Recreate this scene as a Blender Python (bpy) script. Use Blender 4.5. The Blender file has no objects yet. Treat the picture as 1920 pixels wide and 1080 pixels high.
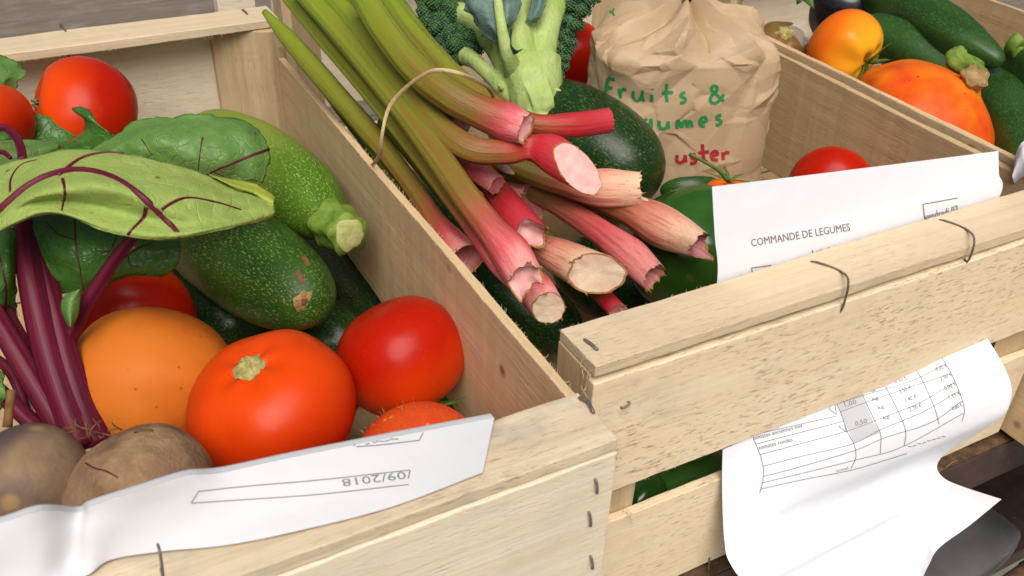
import bpy, math, random
from mathutils import Vector, Matrix, noise as mn
from mathutils.bvhtree import BVHTree
random.seed(7)
D = bpy.data
SC = bpy.context.scene

# ------------------------------------------------------------------ camera
S = 0.3
FPX = 1769.185
RX = Vector((0.88452689, -0.46544052, 0.03126206))      # image right
RY = Vector((-0.24144364, -0.51412179, -0.82303327))    # image down
RF = Vector((0.39914553, 0.72044703, -0.56713219))      # forward
CAM = Vector((0, 0, S))
cam = D.cameras.new('camera')
co = D.objects.new('camera', cam)
SC.collection.objects.link(co)
co.matrix_world = Matrix((
    (RX.x, -RY.x, -RF.x, CAM.x), (RX.y, -RY.y, -RF.y, CAM.y),
    (RX.z, -RY.z, -RF.z, CAM.z), (0, 0, 0, 1)))
cam.sensor_width = 36
cam.lens = FPX / 1920 * 36
cam.clip_start = 0.01
cam.clip_end = 200
cam.dof.use_dof = True
cam.dof.focus_distance = 0.60
cam.dof.aperture_fstop = 18
SC.camera = co

# ------------------------------------------------------------------ light
w = D.worlds.new('World')
SC.world = w
w.use_nodes = True
nt = w.node_tree
bg = nt.nodes['Background']
sky = nt.nodes.new('ShaderNodeTexSky')
sky.sky_type = 'NISHITA'
sky.sun_disc = False
SUN_EL, SUN_AZ = 57, 200        # azimuth measured from +Y towards +X
sky.sun_elevation = math.radians(SUN_EL)
sky.sun_rotation = math.radians(SUN_AZ)
sky.air_density = 0.45
sky.dust_density = 6.0
sky.ozone_density = 0.6
nt.links.new(sky.outputs[0], bg.inputs[0])
bg.inputs[1].default_value = 0.045
sun = D.lights.new('sun', 'SUN')
sun.energy = 1.5
sun.angle = math.radians(46)
sun.color = (1.0, 0.96, 0.90)
so = D.objects.new('sun', sun)
SC.collection.objects.link(so)
sd = Vector((math.sin(math.radians(SUN_AZ)) * math.cos(math.radians(SUN_EL)),
             math.cos(math.radians(SUN_AZ)) * math.cos(math.radians(SUN_EL)),
             math.sin(math.radians(SUN_EL))))
so.rotation_euler = sd.to_track_quat('Z', 'Y').to_euler()
so.location = sd * 5
SC.view_settings.view_transform = 'Standard'
SC.view_settings.look = 'None'
SC.view_settings.exposure = 1.0
SC.view_settings.gamma = 1
SC.view_settings.use_curve_mapping = False


# ------------------------------------------------------------------ maths helpers
def ray(px, py):
    return RX * (px - 960) + RY * (py - 540) + RF * FPX


def P(px, py, z):               # photo pixel on the level z (metres, 0 = crate rim)
    r = ray(px, py)
    return CAM + r * ((z - CAM.z) / r.z)


def PY(px, py, y):
    r = ray(px, py)
    return CAM + r * ((y - CAM.y) / r.y)


def PX(px, py, x):
    r = ray(px, py)
    return CAM + r * ((x - CAM.x) / r.x)


def at(px, py, d):
    return CAM + ray(px, py) * (d / FPX)


def depth(p):
    return (Vector(p) - CAM).dot(RF)


def wpx(p, px):                 # pixel length at a point -> metres
    return px * depth(p) / FPX


def catmull(pts, n):
    """resample a list of equal-length tuples to n points along a smooth curve"""
    m = len(pts)
    if m == 2:
        return [tuple(a + (b - a) * i / (n - 1) for a, b in zip(*pts)) for i in range(n)]
    out = []
    for i in range(n):
        u = i / (n - 1) * (m - 1)
        k = min(int(u), m - 2)
        t = u - k
        p1, p2 = pts[k], pts[k + 1]
        p0 = pts[k - 1] if k > 0 else tuple(2 * a - b for a, b in zip(p1, p2))
        p3 = pts[k + 2] if k + 2 < m else tuple(2 * b - a for a, b in zip(p1, p2))
        out.append(tuple(0.5 * (2 * b + (c - a) * t + (2 * a - 5 * b + 4 * c - d) * t * t + (3 * b - a - 3 * c + d) * t ** 3)
                         for a, b, c, d in zip(p0, p1, p2, p3)))
    return out


def resample(pts, n):
    """like catmull but evenly spaced along the curve"""
    dense = [Vector(p) for p in catmull([tuple(p) for p in pts], max(60, n * 4))]
    L = [0]
    for a, b in zip(dense, dense[1:]):
        L.append(L[-1] + (b - a).length)
    out, k = [], 0
    for i in range(n):
        s = L[-1] * i / (n - 1)
        while k < len(L) - 2 and L[k + 1] < s:
            k += 1
        t = (s - L[k]) / max(1e-9, L[k + 1] - L[k])
        out.append(dense[k].lerp(dense[k + 1], min(1, t)))
    return out


def sstep(a, b, x):
    t = max(0, min(1, (x - a) / (b - a)))
    return t * t * (3 - 2 * t)


def nz(p, sc, seed=0):
    return mn.noise(Vector(p) * sc + Vector((seed * 13.7, seed * 7.1, seed * 3.3)))


# ------------------------------------------------------------------ materials
class NT:
    def __init__(self, name):
        self.m = D.materials.new(name)
        self.m.use_nodes = True
        self.t = self.m.node_tree
        self.b = self.t.nodes['Principled BSDF']
        self.co = None

    def n(self, typ, **kw):
        x = self.t.nodes.new('ShaderNode' + typ)
        for k, v in kw.items():
            setattr(x, k, v)
        return x

    def l(self, a, b):
        self.t.links.new(a, b)

    def coord(self, kind='Object'):
        return self.n('TexCoord').outputs[kind]

    def attr(self, name, out='Vector'):
        return self.n('Attribute', attribute_name=name).outputs[out]

    def mapping(self, vec, scale, loc=None):
        m = self.n('Mapping')
        self.l(vec, m.inputs['Vector'])
        m.inputs['Scale'].default_value = scale if hasattr(scale, '__len__') else (scale,) * 3
        if loc is not None:
            if hasattr(loc, '__len__'):
                m.inputs['Location'].default_value = loc
            else:
                self.l(loc, m.inputs['Location'])
        return m.outputs[0]

    def rand(self, k=20):
        o = self.n('ObjectInfo').outputs['Random']
        m = self.n('VectorMath', operation='SCALE')
        c = self.n('CombineXYZ')
        for i in range(3):
            self.l(o, c.inputs[i])
        self.l(c.outputs[0], m.inputs[0])
        m.inputs['Scale'].default_value = k
        return m.outputs[0]

    def noise(self, vec, scale=1.0, detail=3, rough=0.5, dist=0.0):
        x = self.n('TexNoise')
        self.l(vec, x.inputs['Vector'])
        x.inputs['Scale'].default_value = scale
        x.inputs['Detail'].default_value = detail
        x.inputs['Roughness'].default_value = rough
        x.inputs['Distortion'].default_value = dist
        return x.outputs[0]

    def voro(self, vec, scale=1.0, feature='F1', rnd=1.0):
        x = self.n('TexVoronoi', feature=feature)
        self.l(vec, x.inputs['Vector'])
        x.inputs['Scale'].default_value = scale
        x.inputs['Randomness'].default_value = rnd
        return x.outputs['Distance']

    def ramp(self, fac, stops, interp='LINEAR'):
        x = self.n('ValToRGB')
        x.color_ramp.interpolation = interp
        e = x.color_ramp.elements
        while len(e) < len(stops):
            e.new(0.5)
        for k, (p, c) in zip(e, stops):
            k.position = p
            k.color = (c, c, c, 1) if not hasattr(c, '__len__') else (*c, 1)
        self.l(fac, x.inputs[0])
        return x.outputs[0]

    def mix(self, fac, a, b, mode='MIX'):
        x = self.n('Mix', data_type='RGBA', blend_type=mode)
        for i, v in ((0, fac), (6, a), (7, b)):
            s = x.inputs[i]
            if hasattr(v, 'links'):
                self.l(v, s)
            elif hasattr(v, '__len__'):
                s.default_value = (*v, 1)
            else:
                s.default_value = v if i == 0 else (v, v, v, 1)
        return x.outputs[2]

    def math(self, op, a, b=0.0):
        x = self.n('Math', operation=op)
        for s, v in ((x.inputs[0], a), (x.inputs[1], b)):
            if hasattr(v, 'links'):
                self.l(v, s)
            else:
                s.default_value = v
        return x.outputs[0]

    def col(self, c):
        if hasattr(c, 'links'):
            self.l(c, self.b.inputs['Base Color'])
        else:
            self.b.inputs['Base Color'].default_value = (*c, 1)

    def rough(self, r):
        if hasattr(r, 'links'):
            self.l(r, self.b.inputs['Roughness'])
        else:
            self.b.inputs['Roughness'].default_value = r

    def bump(self, h, strength=0.3, dist=0.001):
        x = self.n('Bump')
        x.inputs['Strength'].default_value = strength
        x.inputs['Distance'].default_value = dist
        self.l(h, x.inputs['Height'])
        self.l(x.outputs[0], self.b.inputs['Normal'])

    def sss(self, w, radius, scale=0.004):
        self.b.inputs['Subsurface Weight'].default_value = w
        self.b.inputs['Subsurface Radius'].default_value = radius
        self.b.inputs['Subsurface Scale'].default_value = scale

    def set(self, **kw):
        for k, v in kw.items():
            s = self.b.inputs[k.replace('_', ' ')]
            s.default_value = v
        return self


def wood(name, axis, base, dark, fleck=0.5, streak=0.5, grey=0.25, knots=False):
    m = NT(name)
    v = m.coord()
    r = m.rand(9)
    sc = [260, 260, 260]
    sc[axis] = 9
    fine = m.noise(m.mapping(v, sc, r), 1, 5, 0.65, 0.4)
    sc2 = [60, 60, 60]
    sc2[axis] = 2.5
    broad = m.noise(m.mapping(v, sc2, r), 1, 4, 0.6, 1.2)
    sc3 = [520, 520, 520]
    sc3[axis] = 130
    fl = m.noise(m.mapping(v, sc3, r), 1, 3, 0.6)
    patch = m.noise(m.mapping(v, 13, r), 1, 3, 0.5)
    fl = m.ramp(fl, [(0.53, 0.0), (0.74, 1.0)])
    fl = m.math('MULTIPLY', fl, m.ramp(patch, [(0.38, 0.12), (0.62, 1.0)]))
    c = m.mix(m.ramp(broad, [(0.32, 0.0), (0.72, 1.0)]), base, dark)
    c = m.mix(m.math('MULTIPLY', m.ramp(fine, [(0.42, 0.0), (0.75, 1.0)]), streak), c, tuple(k * 0.62 for k in dark))
    c = m.mix(m.math('MULTIPLY', fl, fleck), c, (0.27, 0.18, 0.105))
    smud = m.noise(m.mapping(v, 30, r), 1, 4, 0.6)
    c = m.mix(m.math('MULTIPLY', m.ramp(smud, [(0.5, 0.0), (0.75, 1.0)]), grey), c, (0.30, 0.27, 0.23))
    if knots:
        k = m.voro(m.mapping(v, (18, 18, 18), r), 1)
        c = m.mix(m.ramp(k, [(0.03, 0.8), (0.09, 0.0)]), c, (0.10, 0.06, 0.035))
    m.col(c)
    m.rough(0.72)
    m.set(Specular_IOR_Level=0.25)
    h = m.math('ADD', m.math('MULTIPLY', fine, 0.7), m.math('MULTIPLY', fl, -0.5))
    m.bump(h, 0.55, 0.0009)
    return m.m


CREAM, CREAMD = (0.66, 0.55, 0.385), (0.56, 0.435, 0.275)
TAN, TAND = (0.50, 0.37, 0.215), (0.41, 0.29, 0.16)
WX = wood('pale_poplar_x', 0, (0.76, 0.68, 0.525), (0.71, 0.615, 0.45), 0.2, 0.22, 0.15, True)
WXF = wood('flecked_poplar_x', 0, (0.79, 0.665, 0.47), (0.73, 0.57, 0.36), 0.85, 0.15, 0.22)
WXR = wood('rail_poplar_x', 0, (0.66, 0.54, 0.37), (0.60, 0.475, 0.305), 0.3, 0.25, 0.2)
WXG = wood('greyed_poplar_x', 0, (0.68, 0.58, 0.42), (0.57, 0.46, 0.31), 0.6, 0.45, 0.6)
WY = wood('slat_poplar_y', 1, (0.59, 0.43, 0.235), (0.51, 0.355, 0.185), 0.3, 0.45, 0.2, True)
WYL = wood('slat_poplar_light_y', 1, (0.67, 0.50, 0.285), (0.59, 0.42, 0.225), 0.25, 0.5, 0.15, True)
WZ = wood('post_poplar_z', 2, (0.58, 0.445, 0.27), (0.49, 0.355, 0.20), 0.35, 0.5, 0.2)
FIB = wood('wood_fibre', 2, (0.62, 0.5, 0.33), (0.5, 0.37, 0.22), 0.1, 0.2, 0.1)


def simple(name, col, rough=0.5, **kw):
    m = NT(name)
    m.col(col)
    m.rough(rough)
    m.set(**kw)
    return m.m


def mottled(name, c1, c2, rough=0.5, scale=40, bump=0.2, c3=None, spots=None, coat=0.0, sss=None, spec=0.3):
    m = NT(name)
    v = m.coord()
    r = m.rand(5)
    a = m.noise(m.mapping(v, scale, r), 1, 4, 0.55)
    c = m.mix(m.ramp(a, [(0.35, 0.0), (0.66, 1.0)]), c1, c2)
    if c3:
        b = m.noise(m.mapping(v, scale * 0.35, r), 1, 3, 0.5)
        c = m.mix(m.ramp(b, [(0.45, 0.0), (0.62, 1.0)]), c, c3)
    if spots:
        k = m.voro(m.mapping(v, spots[1], r), 1)
        c = m.mix(m.ramp(k, [(spots[2], 0.85), (spots[2] * 1.8, 0.0)]), c, spots[0])
    m.col(c)
    m.rough(rough)
    m.set(Coat_Weight=coat, Coat_Roughness=0.18, Specular_IOR_Level=spec)
    if sss:
        m.sss(0.35, sss, 0.004)
    if bump:
        m.bump(m.noise(m.mapping(v, scale * 5, r), 1, 4, 0.6), bump, 0.001)
    return m.m


def tomato_mat(name, bottom, top, rough=0.27, z0=-0.4, z1=0.75):   # skin paler round the stem; dark bottom of the red one includes shade
    m = NT(name)
    v = m.coord()
    r = m.rand(5)
    sx = m.n('SeparateXYZ')
    m.l(m.coord('Generated'), sx.inputs[0])
    n1 = m.noise(m.mapping(v, 22, r), 1, 3, 0.5)
    f = m.math('ADD', sx.outputs[2], m.math('MULTIPLY', m.math('SUBTRACT', n1, 0.5), 0.5))
    c = m.mix(m.ramp(f, [(0.38, 0.0), (1.08, 1.0)]), bottom, top)
    sp = m.voro(m.mapping(v, 260, r), 1)
    c = m.mix(m.ramp(sp, [(0.05, 0.10), (0.16, 0.0)]), c, (0.75, 0.25, 0.06))
    m.col(c)
    m.rough(m.ramp(m.noise(m.mapping(v, 60, r), 1, 3, 0.6), [(0.3, rough * 0.85), (0.7, rough * 1.35)]))
    m.set(Specular_IOR_Level=0.16)
    m.bump(m.noise(m.mapping(v, 45, r), 1, 3, 0.5), 0.16, 0.002)
    return m.m


TOM = tomato_mat('tomato_skin', (0.40, 0.010, 0.0012), (0.68, 0.060, 0.003))  # orange shoulder is its own, bottom darkened as painted shade
TOMO = tomato_mat('tomato_skin_orange', (0.64, 0.05, 0.004), (0.76, 0.14, 0.006))
TOMY = tomato_mat('yellow_tomato_skin', (0.72, 0.14, 0.007), (0.80, 0.38, 0.016), 0.25)
TOMB = mottled('brown_tomato_skin', (0.22, 0.085, 0.03), (0.14, 0.12, 0.035), 0.2, 30, 0.0)
SQUASH = mottled('orange_squash_skin', (0.53, 0.125, 0.009), (0.41, 0.072, 0.006), 0.55, 32, 0.3, c3=(0.55, 0.15, 0.016), spots=((0.25, 0.07, 0.015), 90, 0.05), spec=0.15)
KURI = mottled('red_kuri_skin', (0.74, 0.125, 0.006), (0.62, 0.052, 0.005), 0.45, 34, 0.35, c3=(0.80, 0.27, 0.012), spots=((0.16, 0.04, 0.01), 75, 0.06), spec=0.2)
KURIR = mottled('red_squash_fuzzy_skin', (0.62, 0.05, 0.008), (0.66, 0.085, 0.012), 0.5, 60, 0.5, spots=((0.75, 0.25, 0.04), 120, 0.10))
PEPPER = mottled('green_pepper_skin', (0.018, 0.075, 0.008), (0.032, 0.105, 0.011), 0.16, 20, 0.0, spec=0.5)
PEPPERL = mottled('bright_pepper_skin', (0.06, 0.19, 0.02), (0.08, 0.24, 0.025), 0.15, 20, 0.0)
EGG = mottled('aubergine_skin', (0.008, 0.006, 0.010), (0.012, 0.007, 0.012), 0.12, 20, 0.0, coat=0.5)
CALYX = mottled('calyx_green', (0.05, 0.12, 0.02), (0.09, 0.17, 0.03), 0.6, 150, 0.2)
SCAR = mottled('stem_scar', (0.50, 0.44, 0.17), (0.28, 0.25, 0.06), 0.75, 260, 0.8)
CORK = mottled('corky_stem', (0.50, 0.34, 0.15), (0.33, 0.19, 0.07), 0.8, 120, 1.0)
BROWN = mottled('dry_brown', (0.22, 0.11, 0.04), (0.13, 0.06, 0.02), 0.8, 200, 0.6)


def zuc_mat(name, c1, c2, speck, amt=0.8, rough=0.3, smooth_col=None):
    m = NT(name)
    v = m.attr('flow')
    r = m.rand(3)
    broad = m.noise(m.mapping(v, (40, 40, 14), r), 1, 3, 0.5)
    c = m.mix(m.ramp(broad, [(0.35, 0.0), (0.65, 1.0)]), c1, c2)
    s1 = m.noise(m.mapping(v, (950, 950, 330), r), 1, 2, 0.5, 0.3)
    big = m.noise(m.mapping(v, (70, 70, 20), r), 1, 2, 0.5)
    mask = m.ramp(big, [(0.3, 0.35), (0.65, 1.0)])
    f = m.math('MULTIPLY', m.ramp(s1, [(0.55, 0.0), (0.68, 1.0)]), mask)
    c = m.mix(m.math('MULTIPLY', f, amt), c, speck)
    if smooth_col:
        tt = m.attr('tt', 'Fac')
        c = m.mix(m.ramp(tt, smooth_col[1]), c, m.mix(0.25, smooth_col[0], c))
    m.col(c)
    m.rough(rough)
    m.set(Specular_IOR_Level=0.26)
    m.bump(m.math('ADD', s1, m.math('MULTIPLY', broad, 0.6)), 0.16, 0.0012)
    return m.m


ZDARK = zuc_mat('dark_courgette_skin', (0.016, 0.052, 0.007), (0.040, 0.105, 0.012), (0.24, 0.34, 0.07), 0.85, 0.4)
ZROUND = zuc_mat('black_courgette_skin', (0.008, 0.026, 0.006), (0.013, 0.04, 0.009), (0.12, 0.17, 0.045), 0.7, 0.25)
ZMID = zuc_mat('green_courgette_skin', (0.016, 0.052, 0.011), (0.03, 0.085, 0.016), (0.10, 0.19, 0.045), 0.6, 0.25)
ZLIGHT = zuc_mat('pale_courgette_skin', (0.055, 0.135, 0.008), (0.085, 0.18, 0.012), (0.36, 0.44, 0.09), 0.9, 0.42,
                 ((0.235, 0.30, 0.04), [(0.50, 0.9), (0.80, 0.0)]))
ZSTEM = mottled('courgette_stem_green', (0.20, 0.30, 0.045), (0.10, 0.20, 0.02), 0.5, 120, 0.6)
ZCUT = mottled('courgette_stem_cut', (0.50, 0.48, 0.20), (0.34, 0.38, 0.12), 0.7, 250, 0.5)


def rhubarb(name, stops, streak=(0.24, 0.05, 0.02), amt=0.6):
    m = NT(name)
    v = m.attr('flow')
    r = m.rand(3)
    tt = m.attr('tt', 'Fac')
    n1 = m.noise(m.mapping(v, (110, 110, 14), r), 1, 3, 0.55)
    f = m.math('ADD', tt, m.math('MULTIPLY', m.math('SUBTRACT', n1, 0.5), 0.22))
    c = m.ramp(f, stops)
    s = m.noise(m.mapping(v, (420, 420, 7), r), 1, 4, 0.6)
    sm = m.math('MULTIPLY', m.ramp(s, [(0.48, 0.0), (0.7, 1.0)]), m.ramp(tt, [(0.2, 0.10), (0.6, amt), (0.85, amt), (0.95, 0.1)]))
    c = m.mix(sm, c, streak)
    g = m.noise(m.mapping(v, (900, 900, 300), r), 1, 2, 0.5)
    c = m.mix(m.math('MULTIPLY', m.ramp(g, [(0.58, 0.0), (0.7, 1.0)]), 0.3), c, (0.18, 0.10, 0.03))
    m.col(c)
    m.rough(0.42)
    m.set(Specular_IOR_Level=0.28)
    m.sss(0.08, (0.8, 0.4, 0.2), 0.003)
    m.bump(m.math('ADD', s, m.math('MULTIPLY', g, 0.4)), 0.5, 0.0014)
    return m.m


GRN, OLV, RBR = (0.20, 0.275, 0.02), (0.175, 0.195, 0.018), (0.22, 0.09, 0.022)
PNK, PNKL, RED = (0.58, 0.085, 0.105), (0.72, 0.28, 0.25), (0.46, 0.016, 0.028)
RH_P = rhubarb('rhubarb_pink_base', [(0.0, GRN), (0.45, OLV), (0.77, (0.185, 0.13, 0.02)), (0.87, (0.36, 0.07, 0.045)), (0.935, PNK), (1.0, PNKL)])
RH_R = rhubarb('rhubarb_red_base', [(0.0, GRN), (0.48, (0.19, 0.21, 0.02)), (0.64, (0.19, 0.14, 0.02)), (0.74, RBR), (0.82, (0.42, 0.04, 0.03)), (0.88, RED), (1.0, (0.50, 0.045, 0.06))])
RH_C = rhubarb('rhubarb_cream_base', [(0.0, OLV), (0.42, (0.17, 0.125, 0.02)), (0.60, (0.32, 0.10, 0.05)), (0.74, (0.62, 0.23, 0.16)), (0.88, (0.70, 0.38, 0.25)), (1.0, (0.72, 0.48, 0.32))])
RH_K = rhubarb('rhubarb_blush_base', [(0.0, OLV), (0.35, (0.22, 0.12, 0.035)), (0.5, (0.42, 0.10, 0.07)), (0.68, PNK), (1.0, PNKL)])
RH_G = rhubarb('rhubarb_green', [(0.0, (0.16, 0.23, 0.02)), (0.7, (0.15, 0.19, 0.022)), (1.0, (0.2, 0.1, 0.03))])
CUTW = mottled('rhubarb_cut_white', (0.66, 0.50, 0.34), (0.70, 0.58, 0.44), 0.6, 160, 0.4, c3=(0.64, 0.42, 0.31))
CUTP = mottled('rhubarb_cut_pink', (0.68, 0.31, 0.29), (0.74, 0.42, 0.38), 0.5, 120, 0.3)
CUTD = mottled('rhubarb_cut_purple', (0.38, 0.10, 0.12), (0.52, 0.20, 0.19), 0.35, 120, 0.2)
RIM = mottled('rhubarb_cut_rim', (0.46, 0.25, 0.09), (0.30, 0.13, 0.04), 0.75, 260, 0.7)
RAFFIA = mottled('raffia', (0.62, 0.49, 0.27), (0.52, 0.38, 0.19), 0.6, 300, 0.5)


def leaf_mat(name, c1, c2, rough=0.35, spots=True, vein=None, blem=(0.30, 0.30, 0.06), pk=1.0):
    m = NT(name)
    v = m.coord()
    r = m.rand(4)
    a = m.noise(m.mapping(v, 45, r), 1, 4, 0.6)
    c = m.mix(m.ramp(a, [(0.35, 0.0), (0.65, 1.0)]), c1, c2)
    if spots:
        k = m.voro(m.mapping(v, 55, r), 1)
        c = m.mix(m.ramp(k, [(0.05, 0.8), (0.11, 0.0)]), c, (0.10, 0.035, 0.02))
    va = m.n('VectorMath', operation='ADD')
    nn_ = m.n('TexNoise')
    m.l(m.mapping(v, 110, r), nn_.inputs['Vector'])
    nn_.inputs['Scale'].default_value = 1
    sc_ = m.n('VectorMath', operation='SCALE')
    m.l(nn_.outputs[1], sc_.inputs[0])
    sc_.inputs['Scale'].default_value = 0.010
    m.l(v, va.inputs[0])
    m.l(sc_.outputs[0], va.inputs[1])
    v = va.outputs[0]
    cell = m.voro(m.mapping(v, 95, r), 1, 'DISTANCE_TO_EDGE')
    net = m.ramp(cell, [(0.0, 1.0), (0.06, 0.0)])
    c = m.mix(m.math('MULTIPLY', net, 0.22), c, vein or tuple(k * 1.6 for k in c1))
    bl = m.noise(m.mapping(v, 26, r), 1, 5, 0.65)
    c = m.mix(m.ramp(bl, [(0.60, 0.0), (0.74, 0.55)]), c, blem)
    c = m.mix(m.ramp(m.noise(m.mapping(v, 600, r), 1, 2, 0.5), [(0.4, 0.0), (0.7, 0.25)]), c, tuple(k * 0.6 for k in c1))
    m.col(c)
    m.rough(m.ramp(bl, [(0.3, rough * 0.85), (0.7, rough * 1.4)]))
    m.set(Specular_IOR_Level=0.3)
    puck = m.voro(m.mapping(v, 75, r), 1, 'SMOOTH_F1')
    m.bump(m.math('ADD', m.math('MULTIPLY', puck, -1.6 * pk), m.math('ADD', m.math('MULTIPLY', net, -0.25), m.math('MULTIPLY', a, 0.6))), 0.5, 0.002)
    return m.m


LEAFL = leaf_mat('beet_leaf_underside', (0.25, 0.345, 0.078), (0.29, 0.385, 0.092), 0.58, True, None, (0.36, 0.36, 0.07), 0.35)
LEAFD = leaf_mat('beet_leaf_top', (0.035, 0.115, 0.016), (0.055, 0.155, 0.024), 0.28)
LEAFM = leaf_mat('beet_leaf_mid', (0.085, 0.19, 0.04), (0.125, 0.235, 0.055), 0.4)
BSTEM = NT('beet_stem')
_v = BSTEM.attr('flow')
_s = BSTEM.noise(BSTEM.mapping(_v, (300, 300, 8)), 1, 3, 0.6)
BSTEM.col(BSTEM.ramp(_s, [(0.3, (0.05, 0.003, 0.012)), (0.55, (0.105, 0.006, 0.022)), (0.85, (0.19, 0.024, 0.045))]))
BSTEM.rough(0.45)
BSTEM.set(Specular_IOR_Level=0.25)
BSTEM.bump(_s, 0.5, 0.001)
BSTEM = BSTEM.m
BSKIN = mottled('beet_skin_smooth', (0.24, 0.16, 0.085), (0.13, 0.085, 0.07), 0.62, 50, 0.5, c3=(0.075, 0.05, 0.058), spots=((0.30, 0.20, 0.08), 45, 0.12))
BSKIN2 = mottled('beet_skin_rough', (0.33, 0.215, 0.11), (0.17, 0.10, 0.055), 0.8, 85, 1.0, c3=(0.24, 0.14, 0.085), spots=((0.10, 0.03, 0.04), 42, 0.08))
BRST = NT('broccoli_stem')
_v = BRST.coord()
_a = BRST.noise(BRST.mapping(_v, 30), 1, 3, 0.5)
_b = BRST.noise(BRST.mapping(_v, (200, 200, 30)), 1, 3, 0.5)
BRST.col(BRST.mix(BRST.math('MULTIPLY', _b, 0.5), BRST.ramp(_a, [(0.3, (0.26, 0.38, 0.085)), (0.55, (0.42, 0.52, 0.19)), (0.72, (0.20, 0.32, 0.055))]), (0.36, 0.48, 0.14)))
_c = BRST.noise(BRST.mapping(_v, 90), 1, 5, 0.65)
BRST.rough(0.5)
BRST.set(Specular_IOR_Level=0.25)
BRST.bump(BRST.math('ADD', _b, _c), 0.6, 0.0025)
BRST = BRST.m
FLOR = mottled('broccoli_floret', (0.045, 0.115, 0.045), (0.085, 0.18, 0.06), 0.65, 60, 0.5, c3=(0.055, 0.13, 0.07))
BRLEAF = leaf_mat('broccoli_leaf', (0.10, 0.175, 0.145), (0.14, 0.22, 0.19), 0.5, False, (0.2, 0.3, 0.24))


def paper_mat(name, col):
    m = NT(name)
    v = m.coord()
    m.col(col)
    m.rough(0.6)
    m.set(Specular_IOR_Level=0.3)
    m.sss(0.1, (1, 1, 1), 0.002)
    m.bump(m.noise(m.mapping(v, 60), 1, 4, 0.55), 0.12, 0.004)
    return m.m


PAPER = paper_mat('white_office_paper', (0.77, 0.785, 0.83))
PAPER_SHADE = paper_mat('shade_tinted_paper', (0.60, 0.605, 0.625))  # white sheet with its shade put into the base colour
GREYCELL = simple('printed_grey_cell', (0.47, 0.48, 0.51), 0.7)
INK = simple('black_printing', (0.17, 0.17, 0.18), 0.8)
KRAFT = NT('kraft_paper')
_v = KRAFT.coord()
_a = KRAFT.noise(KRAFT.mapping(_v, 25), 1, 4, 0.6)
_w = KRAFT.n('TexWave', wave_type='BANDS', bands_direction='Z')
KRAFT.l(KRAFT.mapping(_v, (1, 1, 260)), _w.inputs['Vector'])
_w.inputs['Scale'].default_value = 1.0
_w.inputs['Distortion'].default_value = 0.6
KRAFT.col(KRAFT.mix(KRAFT.math('MULTIPLY', _w.outputs[1], 0.22), KRAFT.ramp(_a, [(0.3, (0.40, 0.285, 0.165)), (0.7, (0.46, 0.335, 0.20))]), (0.52, 0.36, 0.23)))
KRAFT.rough(0.5)
KRAFT.set(Specular_IOR_Level=0.35)
KRAFT.bump(KRAFT.math('ADD', KRAFT.math('MULTIPLY', _w.outputs[1], 0.12), KRAFT.noise(KRAFT.mapping(_v, 90), 1, 4, 0.6)), 0.3, 0.0015)
KRAFT = KRAFT.m
MGREEN = simple('green_marker', (0.015, 0.22, 0.06), 0.6)
MRED = simple('red_marker', (0.33, 0.015, 0.02), 0.6)
STAPLE = mottled('rusty_staple_wire', (0.10, 0.07, 0.06), (0.18, 0.13, 0.11), 0.45, 400, 0.3)
STAPLE_BR = mottled('grey_staple_wire', (0.09, 0.08, 0.08), (0.17, 0.13, 0.11), 0.35, 400, 0.3, spec=0.8)
STEELB = mottled('brown_painted_steel', (0.052, 0.031, 0.027), (0.075, 0.045, 0.037), 0.5, 70, 0.3, spots=((0.2, 0.15, 0.12), 60, 0.05))
RUST = mottled('dusty_rust', (0.06, 0.035, 0.022), (0.17, 0.10, 0.05), 0.85, 90, 1.0)
VINYL = mottled('dark_grey_vinyl', (0.085, 0.081, 0.086), (0.11, 0.105, 0.11), 0.3, 40, 0.1, spots=((0.2, 0.19, 0.18), 120, 0.04), spec=0.6)
CHROME = simple('worn_chrome', (0.55, 0.55, 0.56), 0.25, Metallic=1.0)
GROUND = mottled('stone_ground', (0.20, 0.195, 0.165), (0.28, 0.27, 0.225), 0.9, 40, 0.8)
TABLEW = wood('weathered_grey_plank', 0, (0.225, 0.185, 0.15), (0.15, 0.12, 0.095), 0.3, 0.9, 0.5)
STRAW = mottled('straw', (0.5, 0.38, 0.18), (0.4, 0.28, 0.12), 0.7, 200, 0.2)
CELLO = simple('clear_wrap', (0.8, 0.78, 0.74), 0.12, Transmission_Weight=0.85, IOR=1.1)
DIRT = mottled('dark_soil_dust', (0.05, 0.035, 0.022), (0.10, 0.07, 0.045), 0.95, 200, 0.8)


# ------------------------------------------------------------------ object helpers
def tag(o, label=None, cat=None, group=None, kind=None):
    for k, v in (('label', label), ('category', cat), ('group', group), ('kind', kind)):
        if v:
            o[k] = v
    return o


def thing(name, label, cat, loc=(0, 0, 0), group=None):
    o = D.objects.new(name, None)
    SC.collection.objects.link(o)
    o.location = loc
    o.empty_display_size = 0.02
    return tag(o, label, cat, group)


def origin(o):                       # world translation of a (translated only) chain
    v = Vector((0, 0, 0))
    while o is not None:
        v += o.location
        o = o.parent
    return v


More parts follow.
